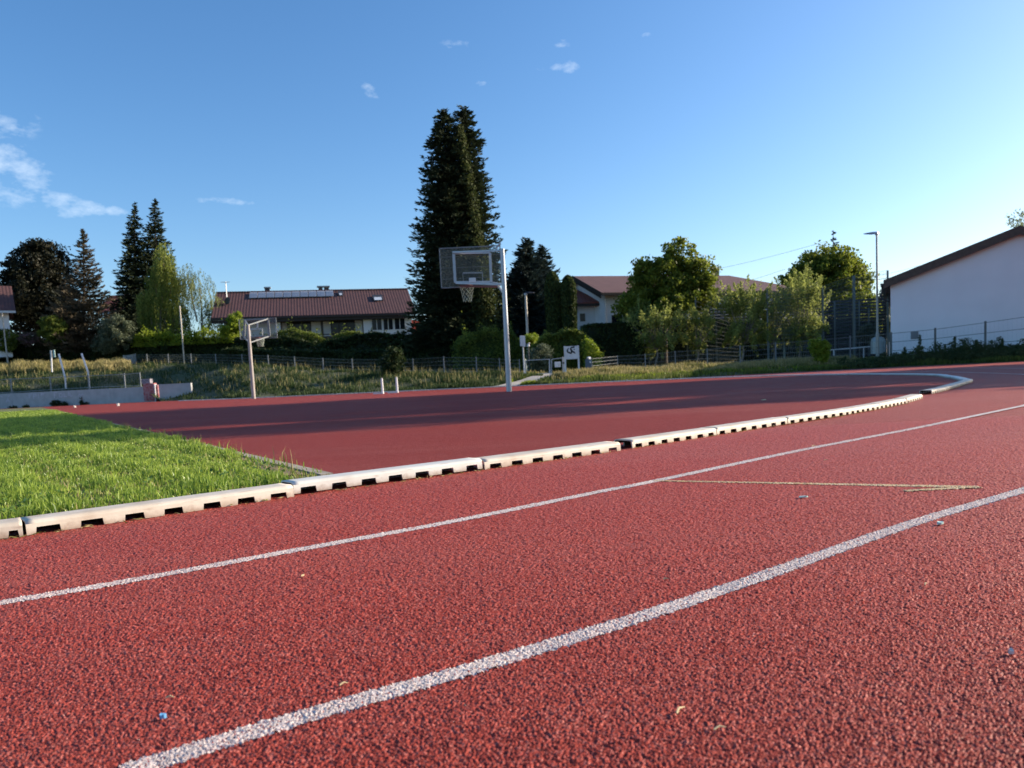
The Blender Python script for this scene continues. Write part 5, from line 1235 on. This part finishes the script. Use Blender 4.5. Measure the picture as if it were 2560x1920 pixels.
def roof_quad(mb, a, c, l0, l1):
    """slab between pixel corners (left-top px, right-bottom px) on the roof"""
    P = [roofpt(a[0], c[1], l0), roofpt(c[0], c[1], l0), roofpt(c[0], a[1], l0), roofpt(a[0], a[1], l0)]; y0_ = (P[0][1] + P[1][1]) / 2; y1_ = (P[2][1] + P[3][1]) / 2; xa_, xb_ = (P[0][0] + P[3][0]) / 2, (P[1][0] + P[2][0]) / 2
    s = (zR - zE) / (YR - YE); f_ = lambda x, y, l: (x, y, zE + .22 + l + (y - YE) * s); mb.hexa([f_(xa_, y0_, l0), f_(xb_, y0_, l0), f_(xb_, y1_, l0), f_(xa_, y1_, l0), f_(xa_, y0_, l1), f_(xb_, y0_, l1), f_(xb_, y1_, l1), f_(xa_, y1_, l1)]); return mb


for k in range(10):
    xa_ = 624 + 21.1 * k; yo = -1.05 * (k - 5) * .45; sp = roof_quad(MB(), (xa_, 730 + yo), (xa_ + 19.6, 743 + yo), .10, .18).build('solar_panel', MT['galv'], hs, off=off); roof_quad(MB(), (xa_ + 1.2, 731 + yo), (xa_ + 18.4, 742 + yo), .182, .19).build('solar_cell', MT['panel'], sp, off=off)
for a_, c_ in (((845, 731), (858, 740)), ((932, 741), (957, 752))):
    sk = roof_quad(MB(), a_, c_, .02, .2).build('skylight', MT['dark_metal'], hs, off=off); roof_quad(MB(), (a_[0] + 3.5, a_[1] + 2.0), (c_[0] - 3, c_[1] - 2), .203, .22).build('pane', mat('bright_skylight_glass', (.55, .6, .66), .2), sk, off=off)
for a_, c_, pt_ in ((662, 674, 719), (796, 806, 717), (810, 822, 717)):
    u = at_l(a_, pt_, YR + 1); v = at_l(c_, pt_, YR + 1); ch = MB().box(u[0], v[0], YR + .6, YR + 1.4, zR - 1, u[2] - .15).build('chimney', MT['dark_metal'], hs, off=off)
for a_, c_, pt_ in ((660, 677, 718.5), (792, 824, 716)):
    u = at_l(a_, pt_, YR + 1); v = at_l(c_, pt_, YR + 1); MB().box(u[0], v[0], YR + .5, YR + 1.5, u[2] - .1, u[2]).build('chimney_cap', MT['galv'], hs, off=off)
an = at_l(567, 745, YE + 4); tpn = at_l(566, 704, YE + 4); mb = MB().tube(tuple(an), (an[0], an[1], tpn[2]), .05, n=6)
for k in range(7): mb.bar((an[0] - .35 + .12 * k, an[1] - .3, tpn[2] - .05), (an[0] - .35 + .12 * k, an[1] + .3, tpn[2] - .05), .02, .02)
mb.bar((an[0] - .5, an[1], tpn[2] - .05), (an[0] + .45, an[1], tpn[2] - .05), .04, .04); mb.build('antenna', MT['galv'], hs, off=off)
dz = at_l(571, 753, YE + 3); MB().tube(tuple(dz), (dz[0] - .1, dz[1] - .12, dz[2] + .03), .28, .40, 16).build('satellite_dish', MT['dark_metal'], hs, off=off)
# red annex
a_, c_ = at(1034, 790, 92), at(1075, 790, 92); o_ = MB(); zt3 = at(1045, 787, 92)[2]; o_.hexa([(a_[0] - 3, 92, 4), (c_[0] + 3, 92, 4), (c_[0] + 3, 100, 4), (a_[0] - 3, 100, 4), (a_[0] - 3, 92, zt3), (c_[0] + 3, 92, zt3 - 1.6), (c_[0] + 3, 100, zt3 - 1.6), (a_[0] - 3, 100, zt3)])
q = o_.build('red_shed', MT['red_wall']); tag(q, 'red-clad building just showing between the long house and the spruce', 'building')

# right house, turned towards us
th = R(19); C1 = at(1503, 737, 62.0); zE2 = C1[2]; RL = at(1438, 697, 67.2); zR2 = RL[2] + .05; zg2 = 0.5
rh = empty('white_house', (C1[0], C1[1], zg2), th); tag(rh, 'white two-storey house with brown tiled roof behind the broad green tree', 'house'); zE2 -= zg2; zR2 -= zg2; Lr = 19.0; dp = 5.4
q = [(-.0, 0, zE2), (Lr + 1.5, 0, zE2), (Lr - 3.2, dp, zR2), (0, dp, zR2)]; MB().hexa(q + [(x, y, z + .18) for x, y, z in q]).build('roof', MT['roof_brown'], rh)
q = [(0, dp, zR2), (Lr - 3.2, dp, zR2), (Lr + 1.5, 2 * dp, zE2), (0, 2 * dp, zE2)]; MB().hexa(q + [(x, y, z + .18) for x, y, z in q]).build('roof', MT['roof_brown'], rh)
mb = MB(); mb.poly([(Lr - 3.2, dp, zR2 + .17), (Lr + 1.5, 0, zE2 + .17), (Lr + 1.5, 2 * dp, zE2 + .17)]); mb.build('hip_roof', MT['roof_brown'], rh)
MB().box(0, Lr + 1.5, -.12, -.004, zE2 - .05, zE2 + .12).build('gutter', MT['dark_wood'], rh)
for sg in (0, 1):
    y0_, y1_, z0_, z1_ = (0, dp, zE2, zR2) if sg == 0 else (dp, 2 * dp, zR2, zE2); q = [(-.05, y0_, z0_ - .28), (-.01, y0_, z0_ - .28), (-.01, y1_, z1_ - .28), (-.05, y1_, z1_ - .28)]; MB().hexa(q + [(x, y, z + .5) for x, y, z in q]).build('verge_board', MT['dark_wood'], rh)
mb = MB(); pr = [(.55, .9), (.55, 2 * dp - .9)]; s = (zR2 - zE2) / dp
mb.box(.7, Lr + .3, .9, 2 * dp - .9, 0, zE2 + .9 * s - .06); mb.poly([(.7, .9, zE2 + .9 * s - .06), (.7, dp, zR2 - .06), (.7, 2 * dp - .9, zE2 + .9 * s - .06)]); mb.build('wall', MT['house_white'], rh)
MB().tube((.75, .82, 0), (.75, .82, zE2 + .3), .05, n=8).build('downpipe', MT['galv'], rh)
window(rh, None, 1.2, 2.3, .88, 2.6, 4.7, 1, 'white_paint'); window(rh, None, 3.0, 5.0, .88, 2.6, 4.7, 2, 'white_paint'); window(rh, None, 16.5, 18.2, .88, 2.8, 4.4, 2, 'white_paint')
mb = MB().box(1.0, 7.0, -.1, .0, 2.5, 2.65).box(1.0, 7.0, -.1, 0, 3.35, 3.45)
for k in range(25): mb.box(1.0 + k * .245, 1.05 + k * .245, -.08, -.02, 2.65, 3.35)
mb.build('balcony_rail', MT['dark_wood'], rh); MB().box(1.0, 7.0, -.1, .89, 2.2, 2.49).build('balcony_slab', MT['house_white'], rh)
q = [(Lr * .72, dp + .3, zR2 - .3)]; x = Lr * .76; MB().box(x, x + .5, dp + .3, dp + .9, zR2 - .3, zR2 + .9).build('chimney', MT['dark_metal'], rh)
# lower annex on its gable side
an_ = empty('annex_house', tuple(at(1440, 830, 66))); off = tuple(at(1440, 830, 66)); tag(an_, 'lower annex with orange brown roof at the gable of the white house', 'house')
g1, g2, g3, g4 = at(1400, 706, 69), at(1441, 722, 66.5), at(1499, 762, 65), at(1440, 763, 64); z1, z3 = g2[2], g3[2]
MB().hexa([(g4[0] - .6, 64, z3 - .02), (g3[0], 64, z3), (g3[0] - 1.9, 68.5, z1 + .2), (g4[0] - .6, 68.5, z1 + .2), (g4[0] - .6, 64, z3 + .16), (g3[0], 64, z3 + .18), (g3[0] - 1.9, 68.5, z1 + .38), (g4[0] - .6, 68.5, z1 + .38)]).build('roof', MT['roof_orange'], an_, off=off)
MB().box(g4[0] - .3, g3[0] - .4, 64.8, 68, .4, z3 - .05).build('wall', MT['house_white'], an_, off=off); MB().box(g4[0] - .6, g3[0], 63.92, 63.99, z3 - .14, z3 + .05).build('gutter', MT['dark_wood'], an_, off=off)
window(an_, off, at(1448, 800, 64.8)[0], at(1465, 800, 64.8)[0], 64.79, at(1450, 806, 64.8)[2], at(1450, 782, 64.8)[2], 1, 'white_paint')

# house at the far left edge, roof behind the dying spruce, roof piece right of the court


def simple_house(name, label, px0, px1, pyr, pye, Y, dep, roofm, pyb, wallm='house_white', wins=(), rz=0.0):
    e0, e1 = at(px0, pye, Y), at(px1, pye, Y); r = at((px0 + px1) / 2, pyr, Y + dep); e = (e0[2] + e1[2]) / 2; zb_ = at(px0, pyb, Y)[2]; off = (float(e1[0]), float(Y), float(zb_)) if rz else tuple(at(px0, pyb, Y)); root = empty(name, off, rz); tag(root, label, 'house')
    for y0_, z0_, y1_, z1_ in ((Y, e, Y + dep, r[2]), (Y + dep, r[2], Y + 2 * dep, e)):
        q = [(e0[0], y0_, z0_), (e1[0], y0_, z0_), (e1[0], y1_, z1_), (e0[0], y1_, z1_)]; MB().hexa(q + [(x, y, z + .2) for x, y, z in q]).build('roof', MT[roofm], root, off=off)
    mb = MB().box(e0[0] + .6, e1[0] - .6, Y + .8, Y + 2 * dep - .8, zb_ - 2, e); mb.poly([(e1[0] - .6, Y + .8, e), (e1[0] - .6, Y + 2 * dep - .8, e), (e1[0] - .6, Y + dep, r[2])]); mb.poly([(e0[0] + .6, Y + .8, e), (e0[0] + .6, Y + dep, r[2]), (e0[0] + .6, Y + 2 * dep - .8, e)]); mb.build('wall', MT[wallm], root, off=off)
    MB().box(e0[0], e1[0], Y - .12, Y - .01, e - .1, e + .12).build('gutter', MT['galv'], root, off=off)
    for a_, c_, t_, b_ in wins: window(root, off, at(a_, t_, Y + .8)[0], at(c_, t_, Y + .8)[0], Y + .79, at(a_, b_, Y + .8)[2], at(a_, t_, Y + .8)[2], 1)
    return root


simple_house('red_roof_house', 'house with bright red roof cut off by the left edge', -160, 40, 727, 785, 77, 4, 'roof_red', 850, wins=((-30, -12, 800, 822),), rz=R(34))
simple_house('orange_roof_house', 'house whose small orange roof shows between the dying spruce and the dark spruces', 240, 335, 742, 782, 102, 4, 'roof_orange', 840)
simple_house('far_house', 'low far house with pale roof edge between lamp and hall', 2190, 2300, 762, 778, 92, 4, 'roof_brown', 870)

# ------------------------------------------------------------------ trees and hedges
broad_tree('copper_beech', 'dark copper-leaved tree at the far left', (95, 895), [(75, 680, 52, 62, 0), (115, 665, 50, 62, 1), (95, 740, 72, 70, 0), (60, 790, 45, 60, 1), (135, 790, 55, 75, 2), (95, 630, 30, 30, 0), (40, 700, 26, 50, 0)], 84, 'copper', leaf=0.16, trunk=(.35, .15), clump=.7, dens=2.4)
conifer('blue_spruce', 'dull blue-grey conifer tucked behind the dying spruce', (172, 890), (168, 640), 45, 86, 'spruce_blue', levels=80, per=16, leaf=.15)
conifer('dying_spruce', 'reddish brown half-dead spruce with upswept bare branch tips', (212, 895), (208, 573), 84, 80, 'spruce_brown', levels=84, per=13, leaf=.17, prof=1.05, droop=.06, ragged=.45)
conifer('dark_spruce', 'left one of the two dark spruces behind the willow', (335, 880), (337, 510), 62, 88, 'spruce', levels=90, per=17, leaf=.18, ragged=.28, prof=.8, group='two dark spruces behind the willow')
conifer('dark_spruce', 'right one of the two dark spruces behind the willow, slightly taller', (392, 880), (387, 497), 66, 89, 'spruce', levels=92, per=17, leaf=.18, ragged=.26, prof=.8, group='two dark spruces behind the willow')
hang_tree('weeping_willow', 'yellow-green weeping willow in front of the two dark spruces', (400, 880), [(410, 640, 22, 42, .24), (388, 690, 18, 26, .12), (432, 695, 20, 36, .15), (362, 742, 16, 18, .12), (402, 745, 34, 34, .2), (446, 770, 24, 26, .14), (375, 780, 18, 20, .06)], 81, 'willow', strands=430, L=(0.9, 4.6), leaf=.105)
hang_tree('weeping_birch', 'thin pale weeping birch with sky showing through, left of the long house', (510, 880), [(468, 690, 22, 35, .25), (500, 720, 34, 50, .3), (535, 765, 26, 30, .4)], 81, 'birch', strands=230, L=(1.2, 3.4), leaf=.085)
conifer('spruce_infill', 'dark low fir between the dark spruces and the willow', (350, 885), (352, 720), 80, 85, 'spruce', levels=34, per=14, leaf=.17)
# the tall double spruce
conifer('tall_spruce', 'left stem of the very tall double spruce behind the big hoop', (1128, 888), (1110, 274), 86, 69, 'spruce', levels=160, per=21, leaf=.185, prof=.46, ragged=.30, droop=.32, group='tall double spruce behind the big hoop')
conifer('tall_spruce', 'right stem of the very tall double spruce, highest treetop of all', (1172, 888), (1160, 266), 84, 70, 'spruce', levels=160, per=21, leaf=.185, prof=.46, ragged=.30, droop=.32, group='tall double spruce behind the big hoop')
b = at(1190, 880, 66.8)
r_ = tree_root('climbing_ivy', *b, 'greener ivy-like growth running up the sunny side of the tall spruce', 'climber'); pts = []
for py in np.linspace(860, 330, 150):
    px = np.interp(py, [330, 450, 560, 700, 860], [1152, 1172, 1188, 1212, 1205]); Yy = np.interp(py, [330, 560, 860], [68.6, 67.6, 66.4]); c = at(px, py, Yy); w = np.interp(py, [330, 600, 860], [.30, .5, 1.3])
    n_ = int(38 * w + 20); pts.append(c + rng.normal(0, 1, (n_, 3)) * np.array([w * .55, .35, .35]))
P = np.concatenate(pts); V, F = leaves(P, .13); npmesh('crown', V, F, LF['spruce_green'], r_, np.repeat(rng.random(len(P)), 4), off=b)
# blue-grey conifers right of the pole
for px, tp_, rp, Y, lb in ((1290, 670, 50, 73, 'leftmost blue-green conifer right of the hoop pole'), (1318, 598, 60, 72, 'tallest blue-green conifer right of the hoop pole'), (1354, 616, 56, 73, 'rightmost blue-green conifer, beside the clipped columns')):
    conifer('blue_conifer', lb, (px, 890), (px, tp_), rp, Y, 'spruce_blue', levels=100, per=18, leaf=.18, ragged=.34, prof=.5, droop=.15, group='blue-green conifers right of the hoop pole')


def column(label, px, top, w, Y, lm='thuja', bottom=850):
    b = at(px, bottom, Y); t = at(px, top, Y); H = t[2] - b[2]; r = w / 2 * Y / FPX; n = 9000; s = rng.random(n); a = rng.uniform(0, 2 * math.pi, n)
    rr = r * np.where(s < .72, .86 + .14 * np.sin(s / .72 * 1.57), np.sqrt(np.clip(1 - ((s - .72) / .28) ** 2.2, 0, 1))) * (1 + .05 * rng.normal(0, 1, n)) * np.where(rng.random(n) < .3, rng.random(n), 1)
    P = np.stack([b[0] + rr * np.cos(a), b[1] + rr * np.sin(a), b[2] + H * s], 1); D = np.tile([0, 0, 1.0], (n, 1)) + .5 * unit(n); V, F = leaves(P, .10, dirs=D / np.linalg.norm(D, axis=1, keepdims=True))
    root = tree_root('columnar_thuja', *b, label, 'tree', 'two clipped columnar thujas'); npmesh('crown', V, F, LF[lm], root, np.repeat(rng.random(n), 4), off=b); trunk_mesh(root, [tuple(b - np.array([0, 0, .3])), tuple(b + np.array([0, 0, H * .8]))], .1, .03)


column('left clipped dark thuja column, slightly taller', 1387, 681, 38, 62); column('right clipped dark thuja column against the white gable', 1426, 689, 36, 61.5)
broad_tree('broad_maple', 'large rounded green tree in front of the brown roof', (1660, 900), [(1700, 650, 42, 50, 0), (1745, 690, 44, 50, 0), (1660, 700, 60, 55, 0), (1610, 690, 34, 34, 0), (1720, 735, 62, 45, 0), (1600, 745, 50, 42, 0), (1655, 760, 70, 36, -1), (1760, 740, 26, 40, 0), (1570, 775, 26, 26, 0)], 60, 'broad', leaf=.13, clump=.55, dens=2.5, trunk=(.3, .14))
broad_tree('round_linden', 'big round-topped green tree behind the ball court', (2060, 900), [(2070, 690, 86, 72, 0), (2010, 725, 66, 62, 0), (2125, 730, 56, 70, 0), (2075, 780, 100, 80, 0), (2140, 790, 46, 70, -1), (2150, 830, 40, 40, -1), (1990, 790, 60, 70, 0), (1978, 745, 42, 50, 0), (2040, 690, 60, 55, 0), (2105, 700, 60, 60, 0)], 76, 'broad', leaf=.16, clump=.6, dens=2.3, trunk=(.4, .2))
conifer('spire_spruce', 'thin spruce tip poking out above the round tree', (2083, 850), (2083, 577), 50, 86, 'spruce_blue', levels=40, per=9, leaf=.18, ragged=.3)
broad_tree('distant_tree', 'hazy far tree seen between the lamp and the hall', (2212, 880), [(2212, 760, 26, 34, 0), (2205, 800, 30, 40, 0), (2222, 835, 20, 30, 0)], 84, 'silver', leaf=.15, clump=.5, hole=.3)
broad_tree('backlit_tree', 'sparse pale tree rising above the hall roof at the right edge', (2545, 880), [(2545, 560, 26, 34, 0), (2560, 590, 34, 30, 0), (2530, 600, 16, 16, 0)], 84, 'birch', leaf=.11, clump=.35, dens=.6, hole=.45)
# orchard trees: open crowns of ascending shoots


def orchard(label, base, crown, Y, n_sh=70, lm='orchard', leaf=.075, shoots=1.0, seed_bend=.1):
    """crown=(px,py,rx,ry)"""
    b = at(base[0], base[1], Y); root = tree_root('orchard_tree', *b, label, 'tree', 'young orchard trees along the fence'); c = at(crown[0], crown[1], Y); k = Y / FPX; rx, ry = crown[2] * k, crown[3] * k; Ps = []; Ts = []; limbs = []
    fork = b + (c - b) * .42; fork[0] += seed_bend * .4
    for i in range(n_sh):
        d = unit(1)[0]; s0_ = c + d * np.array([rx, rx, ry]) * rng.uniform(.35, 1.02); dr = np.array([d[0] * .6, d[1] * .6, .75 + .3 * rng.random()]); dr /= np.linalg.norm(dr); L_ = rng.uniform(.35, .8) * min(rx, ry) * 1.0 * shoots
        if d[2] < -.1: dr[2] *= -.7
        m = int(L_ / .0125); t = rng.random(m); P = s0_ + dr * (t * L_)[:, None] + rng.normal(0, 1, (m, 3)) * (.17 * (1.15 - t))[:, None]; Ps.append(P); Ts.append(np.clip(rng.random() * .6 + .2 + rng.normal(0, .15, m), 0, 1))
        if i % 9 == 0 and d[2] > 0.2:
            m2 = 40; t2 = rng.random(m2); Ps.append(s0_ + np.array([d[0] * .2, 0, 1.0]) * (t2 * ry * .95)[:, None] + rng.normal(0, .06, (m2, 3))); Ts.append(np.clip(.6 + rng.normal(0, .15, m2), 0, 1))
        if i % 3 == 0: limbs.append((tuple(fork), tuple(s0_), .03, .012))
    P = np.concatenate(Ps); V, F = leaves(P, leaf); npmesh('crown', V, F, LF[lm], root, np.repeat(np.concatenate(Ts), 4), off=b); trunk_mesh(root, [tuple(b - np.array([0, 0, .3])), tuple(b + (fork - b) * .5 + np.array([seed_bend, 0, 0])), tuple(fork)], .075, .05, 'bark_pale', limbs)


orchard('leftmost orchard tree with a crooked pale trunk', (1636, 908), (1645, 824, 74, 50), 57, 150, seed_bend=.15)
orchard('second orchard tree, slim with a straight trunk left of the taller ones', (1741, 902), (1745, 822, 40, 50), 57.5, 75)
orchard('third orchard tree with a full crown reaching the brown roof', (1853, 905), (1862, 800, 60, 62), 57, 150, shoots=1.25)
orchard('small leafy orchard tree leaning in between the two full ones', (1932, 900), (1938, 812, 34, 50), 58, 60)
orchard('rightmost orchard tree with tall upright shoots before the court cage', (1995, 898), (2003, 784, 54, 78), 57, 180, shoots=1.35, lm='orchard')
orchard('low orchard tree over the left end of the dark hedge', (1596, 905), (1592, 815, 32, 44), 58, 70)

hedge('dark clipped hedge behind the bank fence, left part below the willow', [(230, 850), (330, 842), (420, 838), (480, 845), (560, 848), (640, 850)], 78, 2.5, 'hedge_dark', leaf=.13)
hedge('lime green sunlit hedge crest under the willow and birch', [(332, 838), (380, 828), (420, 834), (460, 836), (505, 822), (545, 830), (585, 838)], 77.3, 1.2, 'lime', leaf=.12, wild=.6, rough=.35, bottom=868, dens=1.6)
hedge('dark bushy hedge below the long house', [(585, 846), (660, 838), (740, 846), (790, 862), (850, 846), (920, 832), (1000, 838), (1090, 842)], 70, 2.5, 'hedge_dark', leaf=.12, wild=.2)
hedge('yellow-green sprigs above the dark hedge before the house balcony', [(690, 828), (740, 822), (790, 838), (820, 850), (860, 828), (900, 832)], 71, 1.0, 'hedge', leaf=.10, wild=.55, bottom=870, dens=1.4)
hedge('dark undergrowth along the fence from the left hoop to the tall spruce', [(560, 872), (700, 876), (850, 878), (1000, 876), (1100, 872), (1300, 868)], 67, 2.0, 'hedge_dark', leaf=.11, wild=.15)
hedge('dark undergrowth below the copper tree and the dying spruce', [(-40, 838), (60, 850), (150, 856), (260, 862), (350, 864)], 79, 2.0, 'hedge_dark', leaf=.13, wild=.3)
hedge('light green rounded hedge behind the gate and sign', [(1330, 862), (1365, 838), (1400, 830), (1440, 826), (1462, 832), (1492, 862)], 55, 3.0, 'hedge', leaf=.08, rough=.2, wild=.15)
hedge('sunlit lime climber column at the right end of the light hedge', [(1466, 845), (1482, 852), (1500, 878)], 52.5, 1.0, 'lime', leaf=.07, rough=.15, wild=.2)
hedge('dark flat-topped hedge with sunlit top edge before the white house', [(1462, 812), (1520, 808), (1600, 806)], 57, 2.6, 'hedge_dark', leaf=.09, rough=.08)
hedge('dark hedge continuing behind the orchard trees', [(1600, 808), (1700, 800), (1830, 800), (1905, 800), (2010, 800)], 63.5, 1.5, 'hedge_dark', leaf=.11, rough=.12, dens=2.0)
hedge('dark hedge behind the ball court cage', [(1960, 800), (2060, 790), (2200, 800)], 69, 1.5, 'hedge_dark', leaf=.12, rough=.15, dens=2.0)
hedge('olive green bushes at the foot of the tall spruce', [(1140, 852), (1175, 832), (1220, 822), (1275, 830), (1300, 850)], 62, 1.6, 'hedge', leaf=.10, wild=.5, rough=.25, dens=1.5)
shrub('sage coloured bush spilling over the gate', 1352, 895, 30, 34, 53, 'silver', leaf=.07)
shrub('lime green climber over the thin notice post', 1325, 846, 22, 10, 50, 'lime', leaf=.06, clump=.15)
shrub('grey-green bush at the foot of the dying spruce', 292, 830, 40, 42, 77, 'silver', leaf=.10, extra=[(265, 862, 30, 22)])
shrub('mid-green bush below the copper tree', 132, 822, 32, 34, 77, 'hedge', leaf=.11)
shrub('lime leafed sapling bush between birch and left hoop', 590, 806, 20, 26, 76, 'lime', leaf=.11, extra=[(575, 828, 22, 18)])
shrub('pink flowering bush below the copper tree', 70, 845, 22, 16, 77, 'pink', leaf=.08)
shrub('dark green bush at the left edge under the red roof', 12, 850, 30, 30, 77, 'hedge', leaf=.11)
shrub('dark round bush on the bank right of the left hoop', 980, 906, 29, 30, 50, 'hedge_dark', leaf=.08, extra=[(985, 885, 18, 16)])
shrub('yellow-green bush standing free before the ball court', 2050, 880, 20, 30, 45.5, 'lime', leaf=.05, clump=.16, extra=[(2036, 866, 12, 18), (2064, 868, 13, 18)])
shrub('pale creeper hanging on the garden fence between hall and lamp', 2170, 835, 24, 24, 60, 'silver', leaf=.07)

# trees outside the frame on the right that throw the long shade over the court
for i, (x, y, h, r_, lb) in enumerate(((33.5, 19.3, 15.5, 1.1, 'slim tree outside the frame, nearest of the row'), (33, 23.7, 19, 2.75, 'tree outside the frame, second of the row'), (34, 28.0, 20, 2.9, 'tree outside the frame, third of the row'), (35, 32.4, 20, 2.9, 'tree outside the frame, fourth of the row'))):
    root = tree_root('roadside_tree', x, y, 0, lb, 'tree', 'trees beside the track to the right'); P, t = cloud([(0, 0, h * .62, r_, r_, h * .38), (0, 0, h * .35, r_, r_, h * .28)], .22, 2.0, .7, .02); V, F = leaves(P, .24); npmesh('crown', V, F, LF['hedge_dark'], root, np.repeat(t, 4)); trunk_mesh(root, [(x, y, -.2), (x, y, h * .5)], .25, .15)
print('lawn blades', nl, 'tris', sum(len(o.data.polygons) for o in bpy.data.objects if o.type == 'MESH'))
